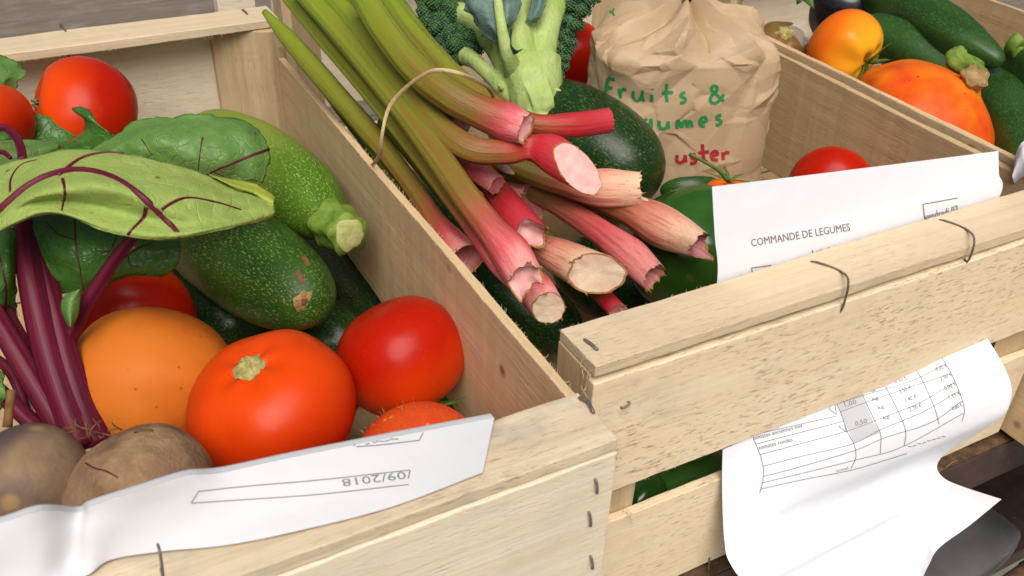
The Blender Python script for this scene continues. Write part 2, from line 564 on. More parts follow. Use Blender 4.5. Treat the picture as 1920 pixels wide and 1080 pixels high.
def mesh(name, geo, mats, parent=None, smooth=True, loc=None, local=False, mods=()):
    """geo = dict(v, f, [flow], [tt], [mi]); vertices in world space unless local"""
    me = D.meshes.new(name)
    V = geo['v']
    o = D.objects.new(name, me)
    SC.collection.objects.link(o)
    if parent is not None:
        o.parent = parent
    if not local:
        off = origin(parent) if parent is not None else Vector((0, 0, 0))
        if parent is None:
            if loc is None:
                loc = Vector((sum(v[0] for v in V) / len(V), sum(v[1] for v in V) / len(V), min(v[2] for v in V)))
            o.location = loc
            off = Vector(loc)
        V = [Vector(v) - off for v in V]
    elif loc is not None:
        o.location = loc
    me.from_pydata([tuple(v) for v in V], [], geo['f'])
    if not isinstance(mats, (list, tuple)):
        mats = [mats]
    for m in mats:
        me.materials.append(m)
    if 'mi' in geo:
        me.polygons.foreach_set('material_index', geo['mi'])
    me.polygons.foreach_set('use_smooth', [smooth] * len(me.polygons))
    if 'flow' in geo:
        a = me.attributes.new('flow', 'FLOAT_VECTOR', 'POINT')
        a.data.foreach_set('vector', [c for v in geo['flow'] for c in v])
    if 'tt' in geo:
        a = me.attributes.new('tt', 'FLOAT', 'POINT')
        a.data.foreach_set('value', geo['tt'])
    me.update()
    for typ, kw in mods:
        md = o.modifiers.new(typ.lower(), typ)
        for k, v in kw.items():
            setattr(md, k, v)
    return o


def join(*gs):
    out = {'v': [], 'f': [], 'mi': []}
    keys = [k for k in ('flow', 'tt') if all(k in g for g in gs)]
    for k in keys:
        out[k] = []
    for g in gs:
        n = len(out['v'])
        out['v'] += list(g['v'])
        out['f'] += [tuple(i + n for i in f) for f in g['f']]
        out['mi'] += g.get('mi', [0] * len(g['f']))
        for k in keys:
            out[k] += list(g[k])
    return out


def setmi(g, i):
    g['mi'] = [i] * len(g['f'])
    return g


def sweep(path, rad, segs=16, n=None, shape=None, cap=True, cam_frame=False, squash=1.0):
    """tube along path; rad list matches path (or one number). shape(t, a) scales the radius."""
    if not hasattr(rad, '__len__'):
        rad = [rad] * len(path)
    pts = [tuple(p) + (r,) for p, r in zip(path, rad)]
    if n:
        c = [Vector(q) for q in resample(pts, n)]
        pts = [tuple(q) for q in c]
    m = len(pts)
    C = [Vector(p[:3]) for p in pts]
    R = [max(p[3], 1e-5) for p in pts]
    T = []
    for i in range(m):
        t = C[min(i + 1, m - 1)] - C[max(i - 1, 0)]
        T.append(t.normalized() if t.length > 1e-9 else Vector((0, 0, 1)))
    V, F, FL, TT = [], [], [], []
    N = None
    s = 0
    L = sum((C[i + 1] - C[i]).length for i in range(m - 1)) or 1
    for i in range(m):
        if cam_frame:
            N = CAM - C[i]
        elif N is None:
            N = Vector((0, 0, 1)) if abs(T[i].z) < 0.9 else Vector((1, 0, 0))
        N = (N - T[i] * N.dot(T[i])).normalized()
        B = T[i].cross(N)
        if i:
            s += (C[i] - C[i - 1]).length
        t = s / L
        for k in range(segs):
            a = 2 * math.pi * k / segs
            r = R[i] * (shape(t, a) if shape else 1)
            V.append(C[i] + N * (r * math.cos(a) * squash) + B * (r * math.sin(a)))
            FL.append((r * math.cos(a), r * math.sin(a), s))
            TT.append(t)
    for i in range(m - 1):
        for k in range(segs):
            k2 = (k + 1) % segs
            F.append((i * segs + k, i * segs + k2, (i + 1) * segs + k2, (i + 1) * segs + k))
    if cap:
        F.append(tuple(reversed(range(segs))))
        F.append(tuple((m - 1) * segs + k for k in range(segs)))
    return {'v': V, 'f': F, 'flow': FL, 'tt': TT}


def rounded(path, R, n=28, segs=28, p0=2.2, p1=2.2, wob=0.03, ribs=0, seed=0, prof=None, squash=1.0):
    """closed fruit body: sweep whose radius follows a super-ellipse at both ends"""
    C = resample([Vector(p) for p in path], 60)
    pts, rad = [], []
    for i in range(n):
        t = 0.5 - 0.5 * math.cos(math.pi * i / (n - 1))
        e = abs(2 * t - 1)
        p = p0 if t < 0.5 else p1
        r = R * (max(0.0, 1 - e ** p)) ** (1 / p)
        if prof:
            r *= prof(t)
        k = t * 59
        j = min(int(k), 58)
        pts.append(C[j].lerp(C[j + 1], k - j))
        rad.append(max(r, R * 0.015))

    def sh(t, a):
        return (1 + wob * mn.noise(Vector((math.cos(a) * 1.2, math.sin(a) * 1.2, t * 3 + seed * 5.1)))
                + (ribs * math.cos(5 * a + seed) if ribs else 0))
    return sweep(pts, rad, segs, None, sh, True, False, squash)


def box(x0, x1, y0, y1, z0, z1, axis=0, n=1, jit=0.0, seed=0):
    """board subdivided along its grain with slightly uneven sawn edges"""
    lo, hi = [x0, y0, z0], [x1, y1, z1]
    b, c = [i for i in range(3) if i != axis]
    V, F = [], []
    for i in range(n + 1):
        u = lo[axis] + (hi[axis] - lo[axis]) * i / n
        for q, (kb, kc) in enumerate(((0, 0), (1, 0), (1, 1), (0, 1))):
            p = [0, 0, 0]
            p[axis] = u
            p[b] = (lo, hi)[kb][b]
            p[c] = (lo, hi)[kc][c]
            if jit:
                j1 = mn.noise(Vector((u * 9, q * 5.3, seed * 3.1))) + 0.45 * mn.noise(Vector((u * 90, q * 2.3, seed * 1.7)))
                j2 = mn.noise(Vector((u * 8, q * 4.3 + 9, seed * 2.1))) + 0.45 * mn.noise(Vector((u * 80, q * 6.3, seed * 4.7)))
                p[b] += jit * j1
                p[c] += jit * j2
                if i in (0, n):
                    p[axis] += jit * 1.5 * mn.noise(Vector((q * 3.7, seed, i)))
            V.append(tuple(p))
    for i in range(n):
        for q in range(4):
            q2 = (q + 1) % 4
            F.append((i * 4 + q, i * 4 + q2, i * 4 + 4 + q2, i * 4 + 4 + q))
    F.append((3, 2, 1, 0))
    F.append(tuple(n * 4 + q for q in range(4)))
    if axis == 1:
        F = [tuple(reversed(f)) for f in F]
    return {'v': V, 'f': F}


BEV = (('BEVEL', dict(width=0.0007, segments=2, limit_method='ANGLE', angle_limit=0.7)),)


def board(name, ext, mat, parent, axis, jit=0.0009, seed=None):
    g = box(*ext, axis=axis, n=max(2, int(abs(ext[axis * 2 + 1] - ext[axis * 2]) / 0.006)), jit=jit,
            seed=random.random() * 50 if seed is None else seed)
    return mesh(name, g, mat, parent, smooth=False, mods=BEV)


def prism(name, poly, z0, z1, mat, parent, jit=0.0006):
    n = max(2, int((z1 - z0) / 0.006))
    V, F = [], []
    k = len(poly)
    sd = random.random() * 40
    for i in range(n + 1):
        z = z0 + (z1 - z0) * i / n
        for q, (x, y) in enumerate(poly):
            V.append((x + jit * mn.noise(Vector((z * 40, q * 3.1, sd))), y + jit * mn.noise(Vector((z * 40, q * 5.1, sd + 9))), z))
    for i in range(n):
        for q in range(k):
            q2 = (q + 1) % k
            F.append((i * k + q, i * k + q2, i * k + k + q2, i * k + k + q))
    F.append(tuple(reversed(range(k))))
    F.append(tuple(n * k + q for q in range(k)))
    return mesh(name, {'v': V, 'f': F}, mat, parent, smooth=False, mods=BEV)


def grid(rows, nu, nv, wob=0.0, seed=0, edge=0.0, efreq=60):
    """surface through rows of 3D points (each row smooth along u, rows smooth along v)"""
    RR = [resample(r, nu) for r in rows]
    cols = [catmull([tuple(r[i]) for r in RR], nv) for i in range(nu)]
    V = []
    for j in range(nv):
        for i in range(nu):
            p = Vector(cols[i][j])
            if wob:
                tc = (CAM - p).normalized()
                p += tc * wob * (mn.noise(p * 40 + Vector((seed, 0, 0))) + 0.6 * mn.noise(p * 95 + Vector((0, seed, 0))) + 0.3 * abs(mn.noise(p * 170 + Vector((seed, 0, 4)))))
            V.append(p)
    if edge:
        cen = sum(V, Vector()) / len(V)
        for j in range(nv):
            for i in range(nu):
                e = min(j, nv - 1 - j, i, nu - 1 - i)
                if e <= 1:
                    p = V[j * nu + i]
                    d = (p - cen).normalized()
                    V[j * nu + i] = p + d * edge * (1 if e == 0 else 0.4) * (mn.noise(p * efreq + Vector((seed, 5, 0))) + 0.6 * mn.noise(p * efreq * 2.7))
    F = [(j * nu + i, j * nu + i + 1, (j + 1) * nu + i + 1, (j + 1) * nu + i) for j in range(nv - 1) for i in range(nu - 1)]
    return {'v': V, 'f': F}


def bvh(g):
    return BVHTree.FromPolygons([tuple(v) for v in g['v']], g['f'])


def cast(tree, px, py, off=0.0003):
    d = ray(px, py).normalized()
    h = tree.ray_cast(CAM, d)
    if h[0] is None:
        return None
    n = h[1]
    if n.dot(d) > 0:
        n = -n
    return h[0] + n * off


def ribbon(tree, pts, width, off=0.0003, step=4, smooth=True):
    """flat line of ink laid on a surface (points in photo pixels)"""
    if smooth and len(pts) > 2:
        L = sum(math.hypot(b[0] - a[0], b[1] - a[1]) for a, b in zip(pts, pts[1:]))
        q = catmull([tuple(map(float, p)) for p in pts], max(3, int(L / step)))
    else:
        q = []
        for a, b in zip(pts, pts[1:]):
            k = max(2, int(math.hypot(b[0] - a[0], b[1] - a[1]) / step))
            q += [(a[0] + (b[0] - a[0]) * i / k, a[1] + (b[1] - a[1]) * i / k) for i in range(k)]
        q.append(pts[-1])
    V, F = [], []
    prev = None
    for i, p in enumerate(q):
        a, b = q[max(0, i - 1)], q[min(len(q) - 1, i + 1)]
        dx, dy = b[0] - a[0], b[1] - a[1]
        l = math.hypot(dx, dy) or 1
        nx, ny = -dy / l * width / 2, dx / l * width / 2
        c0, c1 = cast(tree, p[0] + nx, p[1] + ny, off), cast(tree, p[0] - nx, p[1] - ny, off)
        if c0 is None or c1 is None:
            prev = None
            continue
        V += [c0, c1]
        k = len(V) - 2
        if prev is not None and (V[prev] - V[k]).length < 0.03:
            F.append((prev, prev + 1, k + 1, k))
        prev = k
    return {'v': V, 'f': F}


def text_geo(tree, txt, p0, p1, h, off=0.0003, up=None, flip=False):
    """printed text between two photo pixels along its baseline, laid on a surface"""
    cu = D.curves.new('text', 'FONT')
    cu.body = txt
    cu.resolution_u = 2
    ob = D.objects.new('text', cu)
    SC.collection.objects.link(ob)
    dg = bpy.context.evaluated_depsgraph_get()
    me = D.meshes.new_from_object(ob.evaluated_get(dg))
    pts = [v.co.copy() for v in me.vertices]
    fs = [tuple(p.vertices) for p in me.polygons]
    D.objects.remove(ob)
    D.curves.remove(cu)
    D.meshes.remove(me)
    if not pts:
        return {'v': [], 'f': []}
    x0, x1 = min(p.x for p in pts), max(p.x for p in pts)
    bx, by = (p1[0] - p0[0]), (p1[1] - p0[1])
    if up is None:
        l = math.hypot(bx, by)
        up = (by / l, -bx / l)
    V, ok = [], []
    for p in pts:
        u = (p.x - x0) / (x1 - x0)
        v = p.y / 0.69 * h
        c = cast(tree, p0[0] + bx * u + up[0] * v, p0[1] + by * u + up[1] * v, off)
        ok.append(c is not None)
        V.append(c if c is not None else Vector((0, 0, 0)))
    F = [f for f in fs if all(ok[i] for i in f)]
    used = sorted({i for f in F for i in f})
    mp = {i: k for k, i in enumerate(used)}
    return {'v': [V[i] for i in used], 'f': [tuple(mp[i] for i in f) for f in F]}


def frame(axis):
    return Vector(axis).normalized().to_track_quat('Z', 'Y').to_matrix().to_4x4()


# ------------------------------------------------------------------ ground and table
TZ = -0.216
g = {'v': [(-30, -30, -0.78), (30, -30, -0.78), (30, 30, -0.78), (-30, 30, -0.78)], 'f': [(0, 1, 2, 3)]}
tag(mesh('ground', g, GROUND, smooth=False), 'grey stone ground below the table', 'ground', kind='structure')

pt = P(1761, 890, TZ)               # outer edge of the steel ledge
LY = pt.y
tb = thing('market_table', 'weathered grey plank table on a brown steel frame under the wooden crates', 'table', (0.3, 0.9, -0.78))
yy = LY + 0.03
k = 0
while yy < 2.1:
    wd = 0.19 + 0.02 * math.sin(k * 2.1)
    board('plank', (-1.1, 1.7, yy, yy + wd - 0.004, TZ - 0.03, TZ - 0.0005), TABLEW, tb, 0, 0.001)
    yy += wd
    k += 1
fz = PY(1828, 914, LY).z
board('edge_rail', (-1.1, 1.7, LY, LY + 0.026, fz, TZ), STEELB, tb, 0, 0.0003)
board('dusty_ledge', (-1.1, 1.7, LY + 0.001, LY + 0.0295, TZ + 0.0005, TZ + 0.002), RUST, tb, 0, 0.0006)
board('added_dark_shelf', (-1.0, 1.6, LY + 0.02, 2.0, -0.47, -0.45), STEELB, tb, 0, 0.0)  # invented dark shelf, keeps the space under the table black
for x in (-1.0, 1.6):
    for y in (LY + 0.05, 2.0):
        board('leg', (x - 0.02, x + 0.02, y - 0.02, y + 0.02, -0.78, TZ - 0.031), STEELB, tb, 2, 0.0)


# ------------------------------------------------------------------ crates
def staple(parent, pts, r=0.0006, mat=STAPLE):
    return mesh('staple', sweep([Vector(p) for p in pts], r, 6, max(6, 4 * len(pts))), mat, parent)


def crate(name, label, x0, x1, y0, y1, top=0.0, gap=(0.097, 0.124), mats=None, rail_gap=0.0, left_top=0.0, right_top=0.0,
          tri=0.042, rail=(True, True), skip=(), rear_up=0.0, side_back=0.037):
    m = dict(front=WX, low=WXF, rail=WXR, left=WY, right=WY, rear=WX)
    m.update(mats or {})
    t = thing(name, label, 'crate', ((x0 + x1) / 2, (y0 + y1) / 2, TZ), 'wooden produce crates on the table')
    bt = 0.0065                                     # board thickness
    zb = -0.2055
    rh = 0.0075
    for f, ya, yb, key in ((0, y0, y0 + bt, 'front'), (1, y1 - bt, y1, 'rear')):
        zt = top - rh - rail_gap + (rear_up if f else 0)
        board(key + '_board', (x0, x1, ya, yb, -gap[0], zt), m[key], t, 0)
        board(key + '_board', (x0, x1, ya, yb, zb, -gap[1]), m['low'], t, 0)
    if rail[0]:
        board('top_rail', (x0 + 0.0005, x1, y0 + (0.0012 if rail_gap else 0.0), y0 + 0.0365, top - rh + 0.0003, top), m['rail'], t, 0, 0.0008)
    if rail[1]:
        board('top_rail', (x0, x1, y1 - 0.036, y1 + 0.002, top + rear_up - rh + 0.0003, top + rear_up), WXR, t, 0, 0.0008)
    for sx, xa, xb, zt, mt in ((0, x0 + 0.001, x0 + 0.0065, left_top, m['left']), (1, x1 - 0.0065, x1 - 0.001, right_top, m['right'])):
        ya, yb = y0 + 0.037, y1 - side_back
        board('side_board', (xa, xb, ya, yb, -0.112, zt), mt, t, 1)
        board('side_board', (xa, xb, ya, yb, zb, -0.136), mt, t, 1)
    for sx in (0, 1):
        for sy in (0, 1):
            if (sx, sy) in skip:
                continue
            cx = x0 + 0.0002 if sx == 0 else x1 - 0.0002
            cy = y0 + bt + 0.0003 if sy == 0 else y1 - bt - 0.0003
            ux, uy = (1 if sx == 0 else -1), (1 if sy == 0 else -1)
            side = (cx, cy + uy * 0.0300)
            if sy == 1:
                side = (cx, cy + uy * (0.0300 + tri * 0.0))
            poly = [(cx, cy), (cx + ux * tri, cy), (cx + ux * 0.008, cy + uy * 0.0300), side]
            if ux * uy < 0:
                poly = poly[::-1]
            prism('corner_post', poly, zb, top - rh - 0.0002 + (rear_up if sy else 0), WZ, t)
    for i in range(3):
        wx = (x1 - x0 - 0.02) / 3
        board('floor_board', (x0 + 0.008 + i * wx, x0 + 0.008 + (i + 1) * wx - 0.006, y0 + 0.008, y1 - 0.008, zb - 0.004, zb), WY, t, 1)
    return t


# --- crate A (left)
AX1 = 0.1985
A = crate('wooden_crate', 'pale wooden crate of tomatoes, beets and courgettes with a folded sheet on its rim', -0.19, AX1, 0.2520, 0.816, 0.0,
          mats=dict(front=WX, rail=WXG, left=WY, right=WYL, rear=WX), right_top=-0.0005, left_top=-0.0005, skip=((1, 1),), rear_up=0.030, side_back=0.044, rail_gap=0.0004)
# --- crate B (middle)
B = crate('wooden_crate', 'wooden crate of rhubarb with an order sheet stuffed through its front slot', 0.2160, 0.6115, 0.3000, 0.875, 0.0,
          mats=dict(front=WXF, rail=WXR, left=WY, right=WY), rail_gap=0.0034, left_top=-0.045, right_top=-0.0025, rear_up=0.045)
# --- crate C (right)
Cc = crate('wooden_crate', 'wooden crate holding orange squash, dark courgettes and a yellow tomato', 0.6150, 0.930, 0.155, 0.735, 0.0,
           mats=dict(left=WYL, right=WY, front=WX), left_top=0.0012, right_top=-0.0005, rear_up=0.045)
# --- board standing behind
wb = thing('wooden_board', 'short end of a pale wooden board standing behind the two crates', 'board', (0.2, 0.94, TZ))
board('plank', (0.178, 0.215, 0.930, 0.945, TZ, 0.02), WX, wb, 2)

# crate A rear-right post, one wide diagonal face, its top above the side board
ry = 0.816 - 0.0068
prism('corner_post', [(0.186, 0.7735), (0.1975, 0.7735), (0.1975, ry), (0.1445, ry), (0.1445, ry - 0.008)], -0.2055, 0.0223, WZ, A, 0.001)


def splinter(parent, p, d, L, r=0.0004):
    p, d = Vector(p), Vector(d).normalized()
    k = Vector((random.uniform(-1, 1), random.uniform(-1, 1), random.uniform(-1, 1))) * L * 0.18
    return sweep([p, p + d * L * 0.5 + k, p + d * L], [r, r * 0.9, r * 0.3], 5, 6)


def splinters(parent, spots):
    gs = []
    for p, d, L, n in spots:
        for _ in range(n):
            dd = Vector(d) + Vector((random.uniform(-.7, .7), random.uniform(-.7, .7), random.uniform(-.7, .7)))
            q = Vector(p) + Vector((random.uniform(-1, 1), random.uniform(-1, 1), random.uniform(-1, 1))) * 0.003
            gs.append(splinter(parent, q, dd, L * random.uniform(.5, 1.2), random.uniform(.00012, .0003)))
    return tag(mesh('wood_fibres', join(*gs), FIB, parent), kind='stuff')


splinters(B, [((0.2165, 0.309, -0.006), (-0.3, -1, 0), 0.007, 8), ((0.2162, 0.304, -0.018), (-0.3, -0.3, 0.8), 0.008, 8),
              ((0.2165, 0.312, -0.004), (0.2, -1, 0.2), 0.006, 5), (PY(1178, 962, 0.299), (0.5, -0.3, -1), 0.007, 6)])
splinters(A, [((0.1975, 0.775, 0.015), (0.3, -0.3, 1), 0.012, 6), ((0.198, 0.773, 0.004), (0.2, -0.3, 1), 0.015, 5), ((0.1985, 0.2525, -0.012), (0.3, -.5, .4), 0.004, 4)])



def edge_fuzz(parent, a, c, n, d, L=0.0022, seed=0):
    rf = random.Random(seed)
    a, c = Vector(a), Vector(c)
    al = (c - a).normalized()
    gs = []
    for _ in range(n):
        p = a.lerp(c, rf.random())
        dv = Vector(d) + al * rf.uniform(-1.6, 1.6) + Vector((rf.uniform(-.5, .5), rf.uniform(-.5, .5), rf.uniform(-.3, .5)))
        dv.normalize()
        gs.append(splinter(None, p - dv * 0.0004, dv, L * rf.uniform(.35, 1.3), rf.uniform(.00006, .00016)))
    return tag(mesh('wood_fibres', join(*gs), FIB, parent), kind='stuff')


edge_fuzz(B, (0.217, 0.3014, -0.0004), (0.61, 0.3014, -0.0004), 130, (0, -.6, .6), 0.0022, 1)
edge_fuzz(B, (0.217, 0.3363, -0.0003), (0.61, 0.3363, -0.0003), 70, (0, .6, .6), 0.0018, 2)
edge_fuzz(B, (0.217, 0.3003, -0.0112), (0.61, 0.3003, -0.0112), 90, (0, -.6, .6), 0.0022, 3)
edge_fuzz(B, (0.2166, 0.302, -0.001), (0.2166, 0.336, -0.001), 50, (-.6, 0, .6), 0.0025, 4)
edge_fuzz(B, (0.25, 0.3003, -0.0968), (0.60, 0.3003, -0.0968), 60, (0, -.4, -.6), 0.0025, 5)
edge_fuzz(A, (0.1915, 0.29, -0.0006), (0.1915, 0.77, -0.0006), 160, (-.5, 0, .6), 0.0022, 6)
edge_fuzz(A, (0.1972, 0.29, -0.0006), (0.1972, 0.77, -0.0006), 160, (.6, 0, .6), 0.0026, 7)
edge_fuzz(A, (-0.1, 0.2525, -0.0004), (0.198, 0.2525, -0.0004), 60, (0, -.6, .6), 0.0018, 8)
edge_fuzz(A, (0.1984, 0.2522, -0.19), (0.1984, 0.2522, -0.002), 50, (.7, -.3, 0), 0.0018, 9)
edge_fuzz(A, (-0.15, 0.7805, 0.023), (0.198, 0.7805, 0.023), 70, (0, -.6, -.3), 0.003, 10)
edge_fuzz(Cc, (0.6165, 0.30, 0.001), (0.6165, 0.69, 0.001), 70, (-.3, 0, .7), 0.0025, 11)

# staples of crate B's rail and front
for (a, b, c, e) in (((1525, 490), (1575, 508), (1591, 530), (1578, 582)), ((1765, 412), (1812, 430), (1827, 452), (1815, 490))):
    zr = 0.0008
    pa, pb = P(*a, zr), P(*b, zr)
    pc = PY(*c, 0.2985)
    pe = PY(*e, 0.2992)
    staple(B, [pa + Vector((0, 0, -0.003)), pa, pb, pc, pe, pe + Vector((0, 0.003, 0))], 0.0007)
staple(B, [P(1096, 637, -0.002), P(1098, 638, 0.0009), P(1110, 646, 0.0012), P(1119, 655, 0.0009), P(1119, 656, -0.002)], 0.0010, STAPLE_BR)
staple(A, [P(1086, 746, -0.002), P(1089, 747, 0.0012), P(1103, 754, 0.0018), P(1112, 772, 0.001), P(1112, 774, -0.002)], 0.0010, STAPLE_BR)
for a, b in (((1116, 900), (1118, 922)), ((1104, 962), (1106, 984)), ((1107, 1044), (1110, 1064))):
    pa, pb = PY(*a, 0.2515), PY(*b, 0.2515)
    q = Vector((0, 0.004, 0))
    staple(A, [pa + q, pa + Vector((0, -0.0008, 0)), pb + Vector((0, -0.0008, 0)), pb + q], 0.0007, STAPLE_BR)
pa, pb = PY(300, 1036, 0.2515), PY(306, 1080, 0.2515)
staple(A, [pa + q, pa, pb, pb + q], 0.0006, STAPLE_BR)
for a, b in (((113, 45), (122, 57)), ((455, 18), (463, 25))):
    pa, pb = P(*a, 0.031), P(*b, 0.031)
    staple(A, [pa + Vector((0, 0, -.003)), pa, pb, pb + Vector((0, 0, -.003))], 0.0008)
pa, pb = PY(127, 94, 0.8085), PY(131, 116, 0.8085)
staple(A, [pa + q, pa, pb, pb + q], 0.0008)
pa, pb = PY(1330, 1048, 0.2992), PY(1326, 1075, 0.2992)
staple(B, [pa + q, pa, pb, pb + q], 0.0007)
for a in ((1167, 765),):
    pa = PY(a[0], a[1], 0.2993)
    staple(B, [pa + q, pa, pa + Vector((0.004, -0.0004, 0.002)), pa + Vector((0.004, 0.004, 0.002))], 0.0007, STAPLE_BR)


# ------------------------------------------------------------------ fruit builders
def dome(r, h, lobes=5, lob=0.03, seed=0, dimple=0.22, bottom=0.08, nt_=40, na=64, shear=0.0):
    """tomato-like body about local +Z (stem end up)"""
    V = []
    for i in range(nt_ + 1):
        th = math.pi * i / nt_
        for k in range(na):
            a = 2 * math.pi * k / na
            w_ = math.exp(-((th - 0.75) / 0.75) ** 2)
            rr = r * math.sin(th) ** 0.92 if th < math.pi else 0
            rr *= 1 + lob * w_ * math.cos(lobes * a + seed) + 0.5 * lob * w_ * math.cos((lobes + 2) * a + seed * 2.3)                 + 0.022 * mn.noise(Vector((math.cos(a) * 1.3, math.sin(a) * 1.3, th + seed)))
            z = h * math.cos(th)
            z -= dimple * h * math.exp(-(th / 0.36) ** 2) * (1 + 0.35 * math.cos(lobes * a + seed))
            z += bottom * h * math.exp(-((math.pi - th) / 0.5) ** 2)
            V.append((rr * math.cos(a) + shear * z, rr * math.sin(a), z))
    F = []
    for i in range(nt_):
        for k in range(na):
            k2 = (k + 1) % na
            F.append((i * na + k, (i + 1) * na + k, (i + 1) * na + k2, i * na + k2))
    return {'v': V, 'f': F}


def scar_geo(r, h, dimple, size, seed=0, lobes=5):
    """rough corky star in the stem dimple"""
    V, F = [(0, 0, h * (1 - dimple) + 0.0010)], []
    na, nr = 30, 4
    for j in range(1, nr + 1):
        for k in range(na):
            a = 2 * math.pi * k / na
            rr = size * j / nr * (1 + 0.5 * mn.noise(Vector((math.cos(a) * 1.3, math.sin(a) * 1.3, seed))) + 0.35 * mn.noise(Vector((math.cos(a) * 5, math.sin(a) * 5, seed))))
            th = math.asin(min(1, rr / r)) if rr < r else 0.5
            z = h * math.cos(th) - dimple * h * math.exp(-(th / 0.36) ** 2) * (1 + 0.35 * math.cos(lobes * a + seed))
            z += 0.0014 + 0.0016 * (1 - (j / nr) ** 2) + 0.0011 * mn.noise(Vector((rr * 900 * math.cos(a), rr * 900 * math.sin(a), seed))) + (0.0008 if j < nr else -0.0012)
            V.append((rr * math.cos(a), rr * math.sin(a), z))
    for k in range(na):
        F.append((0, 1 + k, 1 + (k + 1) % na))
    for j in range(nr - 1):
        for k in range(na):
            k2 = (k + 1) % na
            F.append((1 + j * na + k, 1 + (j + 1) * na + k, 1 + (j + 1) * na + k2, 1 + j * na + k2))
    return {'v': V, 'f': F}


def calyx_geo(r, h, dimple, n=5, L=1.0, seed=0, stalk=0.0):
    gs = []
    rnd = random.Random(seed)
    z0 = h * (1 - dimple) + 0.001
    for i in range(n):
        a = 2 * math.pi * i / n + rnd.uniform(-.25, .25)
        d = Vector((math.cos(a), math.sin(a), 0))
        l = r * L * rnd.uniform(.75, 1.15)
        up = rnd.uniform(0.1, 0.5)
        path = [Vector((0, 0, z0)), d * l * .35 + Vector((0, 0, z0 + h * .20)), d * l * .75 + Vector((0, 0, z0 + h * (.22 + .2 * up))), d * l + Vector((0, 0, z0 + h * (.1 + .7 * up)))]
        gs.append(sweep(path, [r * .045, r * .075, r * .05, r * .006], 7, 12, None, True, False, 0.35))
    if stalk:
        gs.append(sweep([Vector((0, 0, z0)), Vector((r * .1, 0, z0 + stalk * .5)), Vector((r * .35, r * .1, z0 + stalk))], [r * .07, r * .055, r * .06], 8, 10))
    return join(*gs)


def tomato(label, c, r, axis, mat=TOM, hr=0.82, lobes=5, lob=0.03, seed=0, scar=0.0, calyx=None, name='tomato', cat='tomato', group='red tomatoes', dimple=0.22, roll=0.0):
    o = mesh(name, dome(r, r * hr, lobes, lob, seed, dimple), mat, None, loc=Vector(c), local=True)
    o.matrix_world = Matrix.Translation(Vector(c)) @ frame(axis) @ Matrix.Rotation(roll, 4, 'Z')
    tag(o, label, cat, group)
    if scar:
        mesh('stem_scar', scar_geo(r, r * hr, dimple, r * scar, seed, lobes), SCAR, o, local=True)
    if calyx:
        mesh('calyx', calyx_geo(r, r * hr, dimple, **calyx), CALYX, o, local=True)
    return o


def imgdir(dx, dy, dz):
    """world direction: dx right, dy down in the photo, dz towards the camera"""
    return (RX * dx + RY * dy - RF * dz).normalized()


def ball(px, py, rpx, z=None, y=None, d=None):
    c = P(px, py, z) if z is not None else (PY(px, py, y) if y is not None else at(px, py, d))
    return c, wpx(c, rpx)



# ------------------------------------------------------------------ crate A contents
c, r = ball(511, 764, 157, z=-0.058)
tomato('large red tomato with pale stem scar facing up, in front of the orange squash', c, r, imgdir(-0.18, -0.72, 0.66), TOM, 0.80, 5, 0.022, 1.3, scar=0.19, dimple=0.10)
c, r = ball(752, 667, 123, z=-0.066)
tomato('smooth red tomato beside the right side board, no stem end showing', c, r, imgdir(0.35, 0.75, -0.2), TOM, 0.90, 4, 0.02, 2.1, calyx=dict(n=5, L=0.75, seed=3))
c, r = ball(252, 600, 112, z=-0.085)
tomato('orange red tomato behind the orange squash, under the dark beet leaf', c, r, imgdir(-0.3, -0.5, -0.6), TOM, 0.85, 5, 0.02, 0.4)
c, r = ball(160, 214, 103, y=0.725)
tomato('heart shaped red tomato against the rear board with pale stem mark on its left', c, r, imgdir(-0.75, -0.12, 0.5), TOM, 0.93, 3, 0.045, 0.5, scar=0.10, dimple=0.2)
c, r = ball(-32, 235, 90, y=0.69)
tomato('red tomato at the crate rear half hidden under a ragged leaf', c, r, imgdir(-0.2, -0.8, 0.2), TOM, 0.9, 5, 0.03, 4.5)
# small fuzzy red squash under the folded sheet
c, r = ball(785, 880, 128, z=-0.085)
o = tomato('fuzzy red squash mostly hidden behind the folded sheet', c, r, imgdir(0.3, 0.3, -0.4), KURIR, 0.9, 7, 0.012, 2.2, name='red_squash', cat='squash', group='squashes', dimple=0.1)
hs = []
rnd = random.Random(5)
for i in range(420):
    a, b = rnd.uniform(0, 6.283), rnd.uniform(-1, 1)
    dv = Vector((math.cos(a) * math.sqrt(1 - b * b), math.sin(a) * math.sqrt(1 - b * b), b))
    if dv.dot(imgdir(0, -0.8, 0.5)) < 0.35:
        continue
    p = c + dv * r * 0.955
    e = Vector((rnd.uniform(-1, 1), rnd.uniform(-1, 1), rnd.uniform(-1, 1))) * 0.5
    hs.append(sweep([p, p + (dv + e) * 0.0028], [0.00011, 0.00005], 3))
hg = join(*hs)
mi = o.matrix_world.inverted()
hg['v'] = [mi @ Vector(v) for v in hg['v']]
mesh('fuzz', hg, STRAW, o, local=True)

